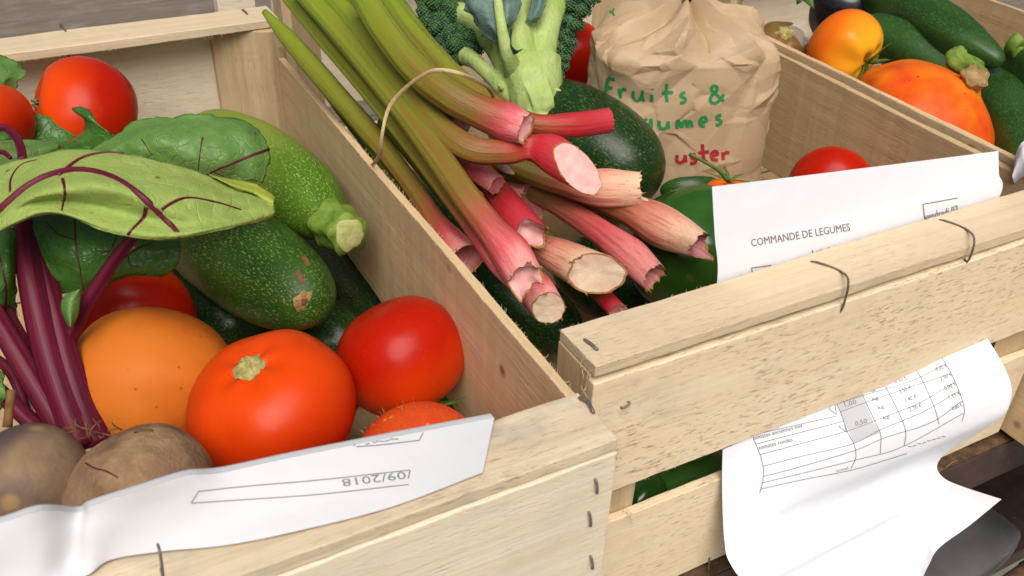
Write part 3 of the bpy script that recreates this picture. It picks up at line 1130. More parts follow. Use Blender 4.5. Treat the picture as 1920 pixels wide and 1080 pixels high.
# big orange squash
c, r = ball(283, 722, 148, z=-0.072)
sq = tomato('smooth dull orange squash between the beet stems and the large tomato', c, r, imgdir(0.85, 0.18, -0.25), SQUASH, 1.06, 8, 0.020, 0.9, name='orange_squash', cat='squash', group='squashes', dimple=0.02)
c, r = ball(600, 735, 80, z=-0.13)
tomato('dim orange tomato low in the gap between two red tomatoes', c, r, imgdir(0, -1, 0.2), TOMO, 0.85, 5, 0.03, 6.1)
c, r = ball(445, 690, 62, z=-0.14)
tomato('dull orange squash deep in shade behind the large tomato', c, r, imgdir(0, -1, 0.2), SQUASH, 0.85, 5, 0.02, 3.3, name='orange_squash', cat='squash', group='squashes')
c, r = ball(800, 735, 60, z=-0.16)
tomato('dark green courgette stub low under the smooth tomato', c, r, imgdir(0.3, -0.5, 0.6), ZMID, 0.9, 5, 0.05, 2.3, name='courgette', cat='courgette', group='courgettes')


def courgette(label, path, R, mat, p0=2.2, p1=2.2, wob=0.03, ribs=0.0, seed=0, prof=None, squash=1.0, group='courgettes'):
    g_ = rounded(path, R, 44, 40, p0, p1, wob, ribs, seed, prof, squash)
    return tag(mesh('courgette', g_, mat), label, 'courgette', group)


def disc(c, n, r, bulge=0.0, jag=0.25, seed=0, nr=5, na=28):
    Fm = frame(n)
    V, F = [Vector(c) + Fm.to_3x3() @ Vector((0, 0, bulge))], []
    for j in range(1, nr + 1):
        for k in range(na):
            a = 6.28318 * k / na
            q = r * j / nr * (1 + jag * mn.noise(Vector((math.cos(a) * 1.6, math.sin(a) * 1.6, seed))))
            z = bulge * (1 - (j / nr) ** 2) + 0.06 * r * mn.noise(Vector((q * 600 * math.cos(a), q * 600 * math.sin(a), seed)))
            if j == nr:
                z -= 0.08 * r
            V.append(Vector(c) + Fm.to_3x3() @ Vector((q * math.cos(a), q * math.sin(a), z)))
    for k in range(na):
        F.append((0, 1 + k, 1 + (k + 1) % na))
    for j in range(nr - 1):
        for k in range(na):
            k2 = (k + 1) % na
            F.append((1 + j * na + k, 1 + (j + 1) * na + k, 1 + (j + 1) * na + k2, 1 + j * na + k2))
    return {'v': V, 'f': F}


# dark courgette, blossom end towards the viewer
pa, pb = P(330, 400, -0.075), P(603, 577, -0.060)
R_ = wpx(P(510, 520, -0.065), 100)
zd = courgette('plump dark green courgette with brown blossom scar facing the viewer', [pa, P(480, 500, -0.066), pb], R_, ZDARK, 2.4, 2.3, 0.025, 0.012, 1)
n_ = imgdir(0.62, 0.42, 0.66)
e_ = P(568, 565, -0.0)
t_ = bvh({'v': [v.co + zd.location for v in zd.data.vertices], 'f': [tuple(p.vertices) for p in zd.data.polygons]})
h_ = cast(t_, 569, 565, 0.0005)
mesh('blossom_scar', disc(h_, n_, wpx(h_, 21), 0.0012, 0.35, 3), CORK, zd)
mesh('blossom_scar_core', disc(h_ + n_ * 0.0012, n_, wpx(h_, 8), 0.0006, 0.4, 5), BROWN, zd)
for sx, sy, sl in ((563, 520, 26), (574, 490, 18)):
    mesh('scratch', ribbon(t_, [(sx - 6, sy - sl * .5), (sx, sy), (sx + 4, sy + sl * .5)], 9, 0.0003), BROWN, zd)

# pale courgette, stem end towards the viewer
pts = [P(375, 228, -0.050), P(465, 290, -0.045), P(555, 362, -0.042), P(632, 428, -0.040)]
R_ = wpx(P(540, 340, -0.045), 76)
zl = courgette('pale green courgette with stubby cut stem pointing at the viewer', pts, R_, ZLIGHT, 2.0, 3.4, 0.02, 0.012, 2, prof=lambda t: 0.96 + 0.06 * sstep(0.2, 0.6, t) - 0.34 * sstep(0.74, 1.0, t))
a_, b_ = P(622, 418, -0.040), P(655, 440, -0.036)


def stemshape(t, a):
    return 1 + 0.10 * math.cos(5 * a) + 0.10 * mn.noise(Vector((math.cos(a) * 2.5, math.sin(a) * 2.5, t * 3)))


st = mesh('stem', sweep([a_, a_.lerp(b_, .5), b_], [wpx(a_, 47), wpx(a_, 38), wpx(a_, 38)], 30, 14, stemshape), ZSTEM, zl)
nn = (b_ - a_).normalized()
mesh('stem_cut', disc(b_ + nn * 0.0006, nn, wpx(b_, 32), 0.0016, 0.3, 8), ZCUT, st)

# ------------------------------------------------------------------ beets
courgette('added dark courgette wedged under the plump dark one', [P(300, 470, -0.125), P(380, 560, -0.125), P(470, 640, -0.125)], 0.034, ZROUND, 3, 3, 0.02, 0, 41)  # filler, added so the gap over the crate floor goes dark
courgette('added dark courgette low beside the orange red tomato', [P(190, 480, -0.17), P(290, 500, -0.17), P(420, 520, -0.17)], 0.033, ZROUND, 3, 3, 0.02, 0, 42)  # filler, added to hide the bright crate floor
c, r = ball(52, 905, 112, z=-0.038)
b1 = mesh('beetroot', dome(r, r * 0.95, 4, 0.02, 3.2, 0.02, -0.1), BSKIN, None, loc=c, local=True)
b1.matrix_world = Matrix.Translation(c) @ frame(imgdir(-0.5, -0.6, 0.3))
tag(b1, 'smooth greyish brown beetroot with bruise coloured patches behind the folded sheet', 'beetroot', 'beetroots')
c, r = ball(258, 915, 138, z=-0.045)
b2g = dome(r, r * 0.80, 6, 0.03, 5.2, 0.03, -0.05, 60, 90)
b2g['v'] = [Vector(v) * (1 + 0.018 * mn.noise(Vector(v) * 55) + 0.008 * mn.noise(Vector(v) * 160)) for v in b2g['v']]
b2 = thing('beetroot', 'rough brown beetroot bearing purple stems and large green leaves', 'beetroot', c, 'beetroots')
Mr = frame(imgdir(-0.45, -0.85, 0.15))
b2g['v'] = [c + Mr.to_3x3() @ v for v in b2g['v']]
root = mesh('root', b2g, BSKIN2, b2)
bt_ = bvh(b2g)
for pts, wd in (([(160, 868), (178, 878), (200, 884), (222, 896)], 3), ([(284, 908), (296, 903), (308, 905)], 8)):
    mesh('skin_crack', ribbon(bt_, pts, wd, 0.0003), BSTEM, root)
# dry crown remains
gs = []
rnd = random.Random(8)
for i in range(26):
    p = at(rnd.uniform(130, 290), rnd.uniform(806, 822), depth(c) - 0.006 + rnd.uniform(-.006, .012))
    gs.append(splinter(None, p, imgdir(rnd.uniform(-1, 1), rnd.uniform(-.6, .1), rnd.uniform(-.2, .6)), rnd.uniform(.004, .011), 0.0004))
mesh('crown_remains', join(*gs), BROWN, root)


def pxpath(pts):
    """(px, py, depth) list -> points"""
    return [at(*p) for p in pts]


d0 = 0.512


def bstem(pts, w_, name='stem', parent=b2, taper=None, sq=0.75):
    path = pxpath(pts)
    n = len(path)
    rad = [wpx(path[i], (w_[0] + (w_[1] - w_[0]) * i / (n - 1)) / 2) for i in range(n)]
    return mesh(name, sweep(path, rad, 18, 40, lambda t, a: 1 + 0.07 * math.cos(4 * a + 1) + 0.04 * math.cos(7 * a), True, True, sq), BSTEM, parent)


bstem([(155, 835, d0), (118, 740, d0), (78, 610, d0 + .005), (52, 480, d0 + .012), (45, 390, d0 + .025)], (66, 34))
bstem([(182, 835, d0 + .004), (140, 720, d0 + .004), (105, 600, d0 + .01), (80, 500, d0 + .016), (60, 430, d0 + .02)], (56, 30))
bstem([(140, 840, d0 + .002), (85, 750, d0 + .0), (20, 640, d0 + .004), (-40, 540, d0 + .01)], (50, 34))
bstem([(130, 845, d0 + .004), (70, 800, d0 + .006), (0, 735, d0 + .01), (-50, 690, d0 + .012)], (36, 26))
bstem([(140, 830, d0 + .008), (60, 690, d0 + .012), (-10, 560, d0 + .018), (-60, 470, d0 + .02)], (48, 30))
sp = bstem([(128, 640, d0 + .012), (150, 590, d0 + .006), (190, 525, d0 + .0), (225, 475, d0 - .004), (252, 440, d0 - .006), (275, 395, d0 - .008)], (30, 17))
# dry pinkish stub at the left edge
pp = pxpath([(14, 800, d0 - .02), (18, 760, d0 - .02), (22, 732, d0 - .018)])
mesh('stem_stub', sweep(pp, [wpx(pp[0], 9), wpx(pp[0], 8), wpx(pp[0], 9)], 10, 10), BROWN, b2)


def leaf(name, rows, mat, parent, wob=0.0014, seed=0, edge=0.0012, nu=70, nv=36, veins=(), curl=None, efreq=70, vmat=BSTEM):
    R3 = [[at(*p) for p in r_] for r_ in rows]
    g_ = grid(R3, nu, nv, wob, seed, edge, efreq)
    if curl:
        curl(g_)
    o_ = mesh(name, g_, mat, parent, mods=(('SOLIDIFY', dict(thickness=0.0003, offset=0.0)),))
    tr = bvh(g_)
    for pts_, w0, w1 in veins:
        q = catmull([tuple(map(float, p)) for p in pts_], 26)
        path, rad = [], []
        for i, p in enumerate(q):
            h = cast(tr, p[0], p[1], 0.0002)
            if h is None:
                continue
            path.append(h)
            rad.append(wpx(h, (w0 + (w1 - w0) * i / 25) / 2))
        if len(path) > 3:
            mesh('vein', sweep(path, [q_ * 0.85 for q_ in rad], 8, None, None, True, True, 0.38), vmat, o_)
    return o_


dl = 0.500
# the big pale folded leaf, underside up
leaf('leaf', [
    [(-60, 330, dl + .02), (20, 303, dl + .012), (125, 281, dl + .004), (225, 287, dl), (330, 310, dl + .004), (430, 343, dl + .014), (512, 366, dl + .03)],
    [(-60, 375, dl - .004), (20, 350, dl - .012), (125, 322, dl - .02), (225, 330, dl - .024), (330, 352, dl - .018), (430, 372, dl - .002), (516, 384, dl + .022)],
    [(-60, 432, dl - .016), (10, 395, dl - .024), (80, 362, dl - .034), (200, 352, dl - .036), (320, 388, dl - .028), (420, 398, dl - .006), (517, 396, dl + .018)],
    [(-55, 450, dl - .022), (20, 402, dl - .028), (90, 378, dl - .028), (210, 392, dl - .026), (320, 420, dl - .026), (420, 414, dl - .012), (514, 402, dl + .018)],
    [(-50, 462, dl - .024), (30, 415, dl - .030), (100, 396, dl - .033), (210, 425, dl - .034), (320, 440, dl - .032), (418, 424, dl - .016), (510, 406, dl + .018)],
    [(-50, 470, dl - .020), (30, 420, dl - .026), (110, 402, dl - .030), (210, 438, dl - .034), (315, 450, dl - .030), (415, 431, dl - .016), (505, 411, dl + .018)],
], LEAFL, b2, 0.0026, 3, 0.0016, 110, 60, veins=[
    ([(-40, 425), (0, 398), (60, 348), (130, 322), (200, 330), (262, 366), (310, 410), (338, 444)], 27, 11),
    ([(112, 330), (150, 300), (190, 288), (232, 288)], 13, 5),
    ([(303, 392), (345, 372), (400, 378), (452, 393)], 8, 3),
    ([(20, 360), (22, 335), (40, 310), (70, 300)], 7, 3),
    ([(118, 335), (122, 360), (116, 396)], 8, 4),
    ([(275, 388), (268, 410), (240, 440)], 11, 7)])
# yellowed curled edge of that leaf
leaf('leaf_edge', [
    [(390, 326, dl + .012), (440, 338, dl + .016), (480, 345, dl + .022), (508, 362, dl + .028)],
    [(400, 332, dl + .004), (440, 348, dl + .008), (475, 358, dl + .014), (515, 380, dl + .02)],
    [(420, 340, dl + .008), (450, 358, dl + .012), (480, 366, dl + .016), (515, 400, dl + .024)]],
    leaf_mat('beet_leaf_yellowed', (0.36, 0.42, 0.06), (0.30, 0.38, 0.06), 0.5, False), b2, 0.003, 8, 0.002, 40, 12)
# dark leaf behind it
dd_ = 0.575
leaf('leaf', [
    [(170, 285, dd_), (215, 255, dd_ - .004), (262, 226, dd_), (330, 217, dd_), (400, 218, dd_ + .004), (450, 224, dd_ + .008), (488, 246, dd_ + .014)],
    [(180, 290, dd_ - .012), (235, 268, dd_ - .014), (290, 254, dd_ - .014), (350, 250, dd_ - .012), (410, 254, dd_ - .008), (465, 262, dd_ - .002), (503, 275, dd_ + .008)],
    [(190, 300, dd_ - .012), (250, 292, dd_ - .014), (310, 290, dd_ - .014), (370, 292, dd_ - .014), (430, 298, dd_ - .010), (470, 300, dd_ - .004), (503, 305, dd_ + .006)],
    [(200, 340, dd_ - .004), (260, 345, dd_ - .004), (330, 345, dd_ - .004), (390, 345, dd_ - .004), (430, 343, dd_ - .002), (470, 340, dd_), (493, 343, dd_ + .006)]],
    LEAFM, b2, 0.003, 11, 0.0022, 80, 30, veins=[([(505, 280), (450, 300), (400, 320), (370, 340)], 7, 4), ([(380, 258), (375, 290), (372, 320)], 4, 2), ([(265, 260), (285, 290)], 3, 2), ([(395, 320), (420, 330)], 3, 2)], efreq=90)
# curled leaf tip in front of the rear tomato
leaf('leaf', [
    [(100, 275, .60), (150, 250, .59), (158, 225, .585), (135, 206, .585), (150, 200, .585), (168, 205, .59)],
    [(110, 280, .585), (165, 255, .575), (170, 235, .572), (160, 218, .57), (166, 208, .572), (176, 222, .575)],
    [(130, 285, .58), (190, 270, .575), (215, 255, .572), (190, 240, .57), (182, 235, .57), (180, 232, .572)]],
    LEAFD, b2, 0.002, 21, 0.0022, 40, 20, efreq=90)
# ragged leaf at the left edge
leaf('leaf', [
    [(-60, 110, .66), (-20, 102, .66), (10, 106, .66), (24, 112, .66), (40, 124, .665)],
    [(-60, 140, .64), (-20, 138, .64), (10, 138, .645), (28, 140, .65), (44, 140, .655)],
    [(-60, 165, .635), (-20, 165, .635), (5, 160, .64), (15, 155, .645), (30, 156, .65)],
    [(-60, 205, .64), (-20, 205, .64), (10, 204, .645), (25, 200, .65), (34, 186, .655)]],
    LEAFM, b2, 0.003, 31, 0.0035, 50, 26, efreq=110)
# pale strip of leaf and dark vein at the left
leaf('leaf', [
    [(-60, 275, .575), (0, 262, .575), (60, 262, .58), (110, 268, .59)],
    [(-60, 290, .56), (0, 282, .56), (60, 280, .565), (112, 275, .58)],
    [(-60, 330, .56), (0, 325, .56), (60, 310, .565), (112, 290, .58)]],
    LEAFM, b2, 0.003, 41, 0.0015, 40, 16)
bstem([(-40, 270, .54), (0, 240, .545), (25, 252, .54), (38, 275, .53), (42, 300, .52)], (12, 16))
bstem([(-40, 300, .545), (0, 285, .545), (20, 296, .54)], (10, 8))
leaf('leaf', [
    [(-60, 242, .60), (0, 238, .60), (25, 243, .60), (40, 256, .605)],
    [(-60, 250, .585), (0, 250, .585), (25, 255, .59), (35, 262, .60)],
    [(-60, 265, .58), (0, 262, .58), (20, 262, .585), (30, 266, .60)]], LEAFD, b2, 0.002, 43, 0.0015, 30, 12)
# dark glossy leaf under the pale one, right end stretched to darken a bright patch
dk = 0.535
leaf('leaf', [
    [(55, 395, dk), (120, 400, dk - .004), (190, 425, dk), (250, 440, dk + .004), (340, 446, dk + .012)],
    [(60, 430, dk - .008), (125, 440, dk - .012), (190, 455, dk - .008), (260, 458, dk), (345, 462, dk + .006)],
    [(72, 475, dk - .010), (130, 485, dk - .014), (190, 490, dk - .010), (255, 492, dk - .002), (335, 490, dk + .006)],
    [(90, 520, dk - .008), (135, 522, dk - .010), (190, 522, dk - .008), (250, 510, dk), (322, 510, dk + .008)],
    [(112, 548, dk), (145, 550, dk - .002), (180, 545, dk), (240, 518, dk + .004), (305, 520, dk + .012)]],
    LEAFD, b2, 0.0035, 51, 0.0022, 80, 50, veins=[([(140, 405), (142, 450), (150, 500), (157, 545)], 5, 3), ([(142, 450), (110, 440), (85, 415)], 4, 2), ([(220, 440), (205, 470), (180, 470)], 3, 2),
                                                 ([(215, 495), (250, 470), (285, 455)], 6, 3), ([(240, 478), (243, 495), (262, 500)], 4, 2)], efreq=80)
# small oval leaf between the stems
leaf('leaf', [
    [(128, 612, d0 - .008), (114, 580, d0 - .008), (122, 552, d0 - .008), (148, 542, d0 - .008)],
    [(132, 613, d0 - .014), (130, 585, d0 - .014), (134, 562, d0 - .013), (150, 541, d0 - .010)],
    [(134, 613, d0 - .010), (147, 590, d0 - .008), (151, 565, d0 - .008), (152, 542, d0 - .008)]],
    LEAFM, b2, 0.001, 61, 0.0004, 24, 14)
# big unseen leaves added underneath to darken the gaps
for q_, (cx_, cy_, dd2, wx_, hy_) in enumerate(((330, 400, 0.72, 150, 90), (340, 330, 0.70, 160, 90), (60, 330, 0.67, 150, 120))):
    leaf('leaf', [[(cx_ + wx_ * (u_ - .5) * 2, cy_ + hy_ * (v_ - .5) * 2 * (1 - .5 * abs(u_ - .5)), dd2 + .02 * abs(v_ - .5) + .015 * math.sin(u_ * 5 + q_)) for u_ in (0, .25, .5, .75, 1)]
                  for v_ in (0, .25, .5, .75, 1)], LEAFD, b2, 0.006, 90 + q_, 0.004, 40, 30, efreq=60)
# dark leaves at the far left
leaf('leaf', [
    [(-70, 430, dk - .01), (-10, 432, dk - .01), (20, 425, dk - .008), (45, 440, dk - .004)],
    [(-70, 500, dk - .02), (-10, 505, dk - .02), (15, 495, dk - .02), (34, 500, dk - .012)],
    [(-70, 570, dk - .015), (-10, 570, dk - .015), (14, 560, dk - .012), (32, 560, dk - .004)],
    [(-70, 640, dk + .01), (-10, 635, dk + .01), (10, 620, dk + .01), (28, 600, dk + .012)]],
    LEAFD, b2, 0.004, 71, 0.003, 40, 40, veins=[([(-30, 430), (0, 480), (10, 540), (5, 600)], 6, 4)], efreq=80)
leaf('leaf', [
    [(-60, 680, d0 + .01), (-10, 690, d0 + .01), (8, 700, d0 + .01)],
    [(-60, 730, d0), (-10, 735, d0), (10, 738, d0)],
    [(-60, 780, d0 + .01), (-10, 775, d0 + .01), (8, 760, d0 + .01)]], LEAFM, b2, 0.003, 73, 0.002, 24, 16)
bstem([(-30, 660, d0 + .03), (20, 700, d0 + .02), (60, 800, d0 + .01)], (20, 16))

# ------------------------------------------------------------------ folded sheet on crate A
UP = [(-120, 1010), (0, 981), (75, 958), (148, 960), (172, 948), (260, 920), (350, 892), (420, 885), (560, 855), (740, 819), (927, 783)]
LO = [(-120, 1190), (0, 1130), (75, 1105), (120, 1090), (165, 1078), (207, 1050), (302, 1034), (424, 1022), (560, 995), (735, 950), (905, 886)]
DZ = [0.004, 0.002, 0.0, 0.005, 0.001, -0.001, 0, 0.002, 0.001, 0, 0]
up3, lo3, mid3, mid4 = [], [], [], []
for (ux, uy), (lx, ly), dz in zip(UP, LO, DZ):
    q0 = P(lx, ly, 0.0022)
    q1 = PY(ux, uy, 0.287 + dz * 1.5)
    m_ = q0.lerp(q1, 0.33)
    m2 = q0.lerp(q1, 0.7)
    nrm = Vector((0, -0.5, 0.85))
    lo3.append(q0)
    kk_ = 0.35 * max(0.0, min(1.0, (860 - ux) / 400))
    mid3.append(m_ - nrm * 0.0035 * kk_ - nrm * dz * 0.4)
    mid4.append(m2 - nrm * 0.0030 * kk_ + nrm * dz * 0.5)
    up3.append(q1)
shg = grid([lo3, mid3, mid4, up3], 130, 26, 0.0004, 2)
# the part behind the fold, hanging inside the crate
up_b = [q + Vector((0, 0.006, -0.004)) for q in up3]
low_b = [q + Vector((0, 0.004, -0.055)) for q in up3]
bk = grid([up3, up_b, [q.lerp(k, .5) for q, k in zip(up_b, low_b)], low_b], 130, 14, 0.0004, 3)
tr = bvh(shg)
ink = []
L1 = [(358, 943), (372, 921), (560, 905), (768, 880)]
ink += [ribbon(tr, [(358, 943), (372, 921)], 1.8, smooth=False), ribbon(tr, [(372, 921), (470, 911), (600, 900), (768, 882)], 1.8), ribbon(tr, [(358, 943), (470, 936), (600, 927), (766, 909)], 1.8)]
ink += [text_geo(tr, '/09/2018', (770, 883), (640, 899), 14, up=(0.25, 1.0))]
ink += [ribbon(tr, [(786, 826), (795, 808)], 1.8, smooth=False), ribbon(tr, [(668, 838), (720, 834), (786, 826)], 1.8), *[ribbon(tr, [(x_, 838 - (x_ - 640) * .137 + 2 * math.sin(x_ * 1.7)), (x_ + 4, 837 - (x_ - 640) * .137 - 2 * math.sin(x_ * 2.3)), (x_ + 8, 837.5 - (x_ - 640) * .137)], 1.7) for x_ in range(640, 740, 9)]]
sheetA = mesh('order_sheet', join(setmi(shg, 0), setmi(bk, 0), *[setmi(i, 1) for i in ink]), [PAPER_SHADE, INK])
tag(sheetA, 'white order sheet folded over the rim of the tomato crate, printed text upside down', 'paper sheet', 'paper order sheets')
# ------------------------------------------------------------------ rhubarb bunch in crate B
RB = thing('rhubarb_bunch', 'bunch of green and pink rhubarb stalks tied with a raffia band', 'rhubarb', P(760, 330, -0.02))


def stalk(pts, mat, cutmat=CUTP, k=0.5, jag=0.2, recess=0.15, seed=0, groove=None, ribs=0.03, squash=0.8, rimw=0.12, a0=0.0, n=70, tooth=None):
    """pts = (px, py, z in mm, width in px); the last point is the cut base"""
    c3 = [P(x, y, z / 1000) for x, y, z, w_ in pts]
    rd = [wpx(c, w_ / 2 * (0.82 if i < len(pts) - 2 else 0.96)) for i, (c, (x, y, z, w_)) in enumerate(zip(c3, pts))]
    SG = 36

    def sh(t, a):
        v = 1 + 1.5 * ribs * (1 - sstep(.8, .95, t)) * (abs(math.cos(4.5 * a + seed)) - .6 + 0.7 * math.cos(14 * a + seed * 3) + 0.5 * math.cos(23 * a + seed))
        v += 0.05 * mn.noise(Vector((math.cos(a) * 1.5, math.sin(a) * 1.5, t * 7 + seed * 3)))
        if groove is not None:
            da = (a - groove + math.pi) % (2 * math.pi) - math.pi
            v *= 1 - 0.30 * math.exp(-(da / 0.55) ** 2) * (1 - sstep(.8, .95, t))
        return v
    g_ = sweep(c3, rd, SG, n, sh, False, True, squash)
    T = (Vector(g_['v'][(n - 1) * SG]) - Vector(g_['v'][(n - 4) * SG]))
    cen = [sum((g_['v'][i * SG + q] for q in range(SG)), Vector()) / SG for i in range(n)]
    T = (cen[-1] - cen[-4]).normalized()
    R_e = rd[-1]
    mm = 16
    for i in range(n - mm, n):
        w_ = ((i - (n - mm)) / (mm - 1)) ** 1.3
        for q in range(SG):
            a = 2 * math.pi * q / SG
            off = -k * R_e * (0.5 + 0.5 * math.cos(a - a0)) * 2
            off += jag * R_e * (mn.noise(Vector((math.cos(a) * 2.2, math.sin(a) * 2.2, seed * 2.7))) + 0.7 * mn.noise(Vector((math.cos(a) * 6, math.sin(a) * 6, seed))))
            if tooth:
                da = (a - tooth[0] + math.pi) % (2 * math.pi) - math.pi
                off += tooth[1] * R_e * math.exp(-(da / tooth[2]) ** 2)
            g_['v'][i * SG + q] = g_['v'][i * SG + q] + T * off * w_
    # root end closed
    g_['f'].append(tuple(reversed(range(SG))))
    o_ = mesh('stalk', g_, mat, RB)
    ring = [Vector(g_['v'][(n - 1) * SG + q]) for q in range(SG)]
    ce = sum(ring, Vector()) / SG
    sm = [sum((ring[(q + k_) % SG] for k_ in range(-5, 6)), Vector()) / 11 for q in range(SG)]
    V, F, MI = [], [], []
    NR = 9
    for j in range(NR + 1):
        f = j / NR
        s_ = 1 - rimw * f * 3 if f < 0.34 else (1 - rimw) * (1 - (f - 0.34) / 0.66) + 0.0
        s_ = max(s_, 0.02)
        blend = sstep(0.08, 0.4, 1 - s_)
        for q in range(SG):
            p = ce.lerp(ring[q].lerp(sm[q], blend * .95), s_ * (1.012 if j == 0 else 1))
            dep = recess * R_e * 2 * (1 - s_) ** 0.7 if j else -0.02 * R_e
            if 0 < j < 4:
                dep -= 0.05 * R_e
            p = p - T * dep + T * R_e * 0.05 * (mn.noise(p * 260) + (0.6 * mn.noise(p * 900) if j < 3 else 0))
            V.append(p)
    for j in range(NR):
        for q in range(SG):
            q2 = (q + 1) % SG
            F.append((j * SG + q, j * SG + q2, (j + 1) * SG + q2, (j + 1) * SG + q))
            MI.append(1 if j < 2 else 0)
    F.append(tuple(NR * SG + q for q in range(SG)))
    MI.append(0)
    mesh('cut_end', {'v': V, 'f': F, 'mi': MI}, [cutmat, RIM], o_)
    rf = random.Random(int(seed * 100))
    gs_ = []
    for q in range(0, SG, 2):
        if rf.random() < 0.38:
            p = ring[q]
            dv = (T + (p - ce).normalized() * rf.uniform(-.3, .9) + Vector((rf.uniform(-.4, .4), rf.uniform(-.4, .4), rf.uniform(-.4, .4)))).normalized()
            gs_.append(sweep([p - dv * 0.0015, p + dv * R_e * rf.uniform(.04, .12), p + dv * R_e * rf.uniform(.12, .26)], [R_e * rf.uniform(.03, .07), R_e * .03, R_e * .008], 6, 6))
    if gs_:
        tag(mesh('torn_fibres', join(*gs_), RIM, o_), kind='stuff')
    return o_


# lowest, in the shade along the side board
stalk([(560, 95, -4, 26), (640, 205, -20, 28), (735, 330, -36, 30), (815, 440, -50, 32), (880, 540, -65, 34)], RH_G, CUTD, seed=1)
stalk([(545, 80, 10, 24), (650, 210, -4, 28), (740, 330, -16, 32), (830, 440, -34, 34)], RH_G, CUTD, seed=14)
stalk([(496, 22, 46, 14), (545, 78, 36, 40), (620, 165, 22, 46), (710, 268, 4, 46), (772, 350, -10, 46), (812, 412, -20, 50), (845, 455, -27, 62), (878, 493, -30, 74)], RH_P, CUTD, k=0.25, jag=0.12, recess=0.9, seed=2, rimw=0.06, a0=0.4)
# deep red end in the dark
stalk([(1000, 420, -60, 30), (1090, 510, -72, 34), (1165, 592, -80, 38)], RH_R, CUTD, seed=22)
# behind: cut purple hollow
stalk([(820, 270, -10, 40), (900, 335, -22, 44), (970, 372, -28, 54), (1018, 380, -28, 74)], RH_K, CUTD, k=0.5, jag=0.1, recess=0.5, seed=3, rimw=0.10, a0=-0.5)
# white cut, dark base (1120, 515)
stalk([(780, 270, -20, 40), (920, 405, -38, 50), (1000, 455, -46, 58), (1060, 486, -48, 74), (1152, 530, -48, 86)], RH_C, CUTW, k=1.05, jag=0.22, recess=0.10, seed=4, a0=0.35)
# pink, right (1225, 512)
stalk([(880, 300, -14, 40), (1040, 380, -30, 50), (1120, 432, -38, 58), (1180, 478, -42, 66), (1228, 522, -46, 56)], RH_K, CUTD, k=0.2, jag=0.45, recess=0.6, seed=5, tooth=(1.2, 0.7, 0.35), rimw=0.1)
# blush, far right (1320, 455)
stalk([(960, 310, -5, 40), (1100, 362, -20, 54), (1180, 392, -26, 70), (1250, 428, -30, 80), (1318, 462, -34, 52)], RH_C, CUTD, k=0.25, jag=0.5, recess=0.8, seed=6, tooth=(2.6, 0.9, 0.45), rimw=0.08)
# cream torn sheath (1200, 355)
stalk([(860, 265, 6, 36), (980, 320, -6, 46), (1060, 345, -10, 56), (1130, 352, -10, 74), (1200, 352, -10, 62)], RH_C, CUTW, k=0.05, jag=0.3, recess=0.25, seed=7, tooth=(1.5, 1.2, 0.4))
# pink jagged end (990, 430)
stalk([(640, 40, 36, 36), (760, 180, 16, 42), (870, 288, -4, 50), (925, 350, -14, 58), (962, 400, -22, 64), (1000, 448, -28, 72)], RH_R, CUTP, k=0.4, jag=0.5, recess=0.4, seed=8, groove=0.5, tooth=(-1.2, 0.8, 0.4))
# under the long ones, white cut face (1030, 570)
stalk([(720, 225, -2, 36), (900, 440, -30, 46), (975, 510, -42, 60), (1010, 552, -48, 72), (1038, 592, -54, 66)], RH_P, CUTW, k=0.62, jag=0.12, recess=0.05, seed=9, rimw=0.08)
# two long front stalks
stalk([(530, -20, 62, 34), (600, 65, 50, 38), (690, 170, 36, 42), (780, 282, 20, 44), (850, 375, 6, 46), (905, 445, -6, 54), (945, 490, -14, 64), (985, 532, -22, 60)], RH_P, CUTP, k=0.3, jag=0.5, recess=0.3, seed=10, groove=0.7)
stalk([(556, -30, 76, 46), (632, 55, 64, 52), (720, 160, 48, 56), (800, 265, 32, 60), (868, 360, 18, 64), (925, 436, 4, 72), (960, 480, -6, 80), (990, 528, -14, 72)], RH_P, CUTP, k=0.25, jag=0.45, recess=0.3, seed=11, groove=-0.35, tooth=(2.0, 0.8, 0.4))
# curving stalk with the large oblique cut (1120, 330)
stalk([(606, -25, 78, 40), (688, 70, 66, 46), (770, 180, 48, 54), (830, 245, 38, 60), (885, 280, 32, 62), (950, 285, 30, 56), (1000, 280, 30, 56), (1055, 302, 28, 74), (1122, 340, 26, 74)], RH_R, CUTP, k=1.6, jag=0.14, recess=0.05, seed=12, rimw=0.05, squash=0.6, a0=-0.55)
# light green stalk on the right running into the deep red end
stalk([(715, -20, 70, 34), (770, 55, 58, 40), (845, 135, 44, 46), (925, 196, 34, 48), (1000, 232, 28, 46), (1075, 234, 26, 48), (1143, 226, 24, 48)], RH_R, CUTW, k=0.05, jag=0.12, recess=0.05, seed=13, ribs=0.02)
stalk([(712, -40, 66, 34), (752, 15, 60, 36), (800, 80, 50, 38), (850, 140, 40, 38), (885, 180, 34, 30)], RH_G, CUTD, seed=24)
# green between
stalk([(655, -40, 80, 40), (700, 25, 68, 44), (760, 105, 56, 46), (820, 180, 44, 46), (870, 240, 34, 40)], RH_G, CUTD, seed=15)
stalk([(575, -20, 58, 26), (640, 62, 44, 28), (720, 165, 30, 28), (800, 265, 14, 30), (860, 345, 0, 30)], RH_G, CUTD, seed=27)
stalk([(628, -30, 70, 26), (690, 62, 56, 30), (750, 150, 40, 32), (820, 235, 24, 34), (880, 310, 8, 36), (940, 352, -4, 40)], RH_P, CUTD, seed=28, groove=0.2)
stalk([(690, -40, 70, 28), (730, 30, 62, 30), (790, 110, 50, 32), (860, 185, 36, 32)], RH_G, CUTD, seed=29)
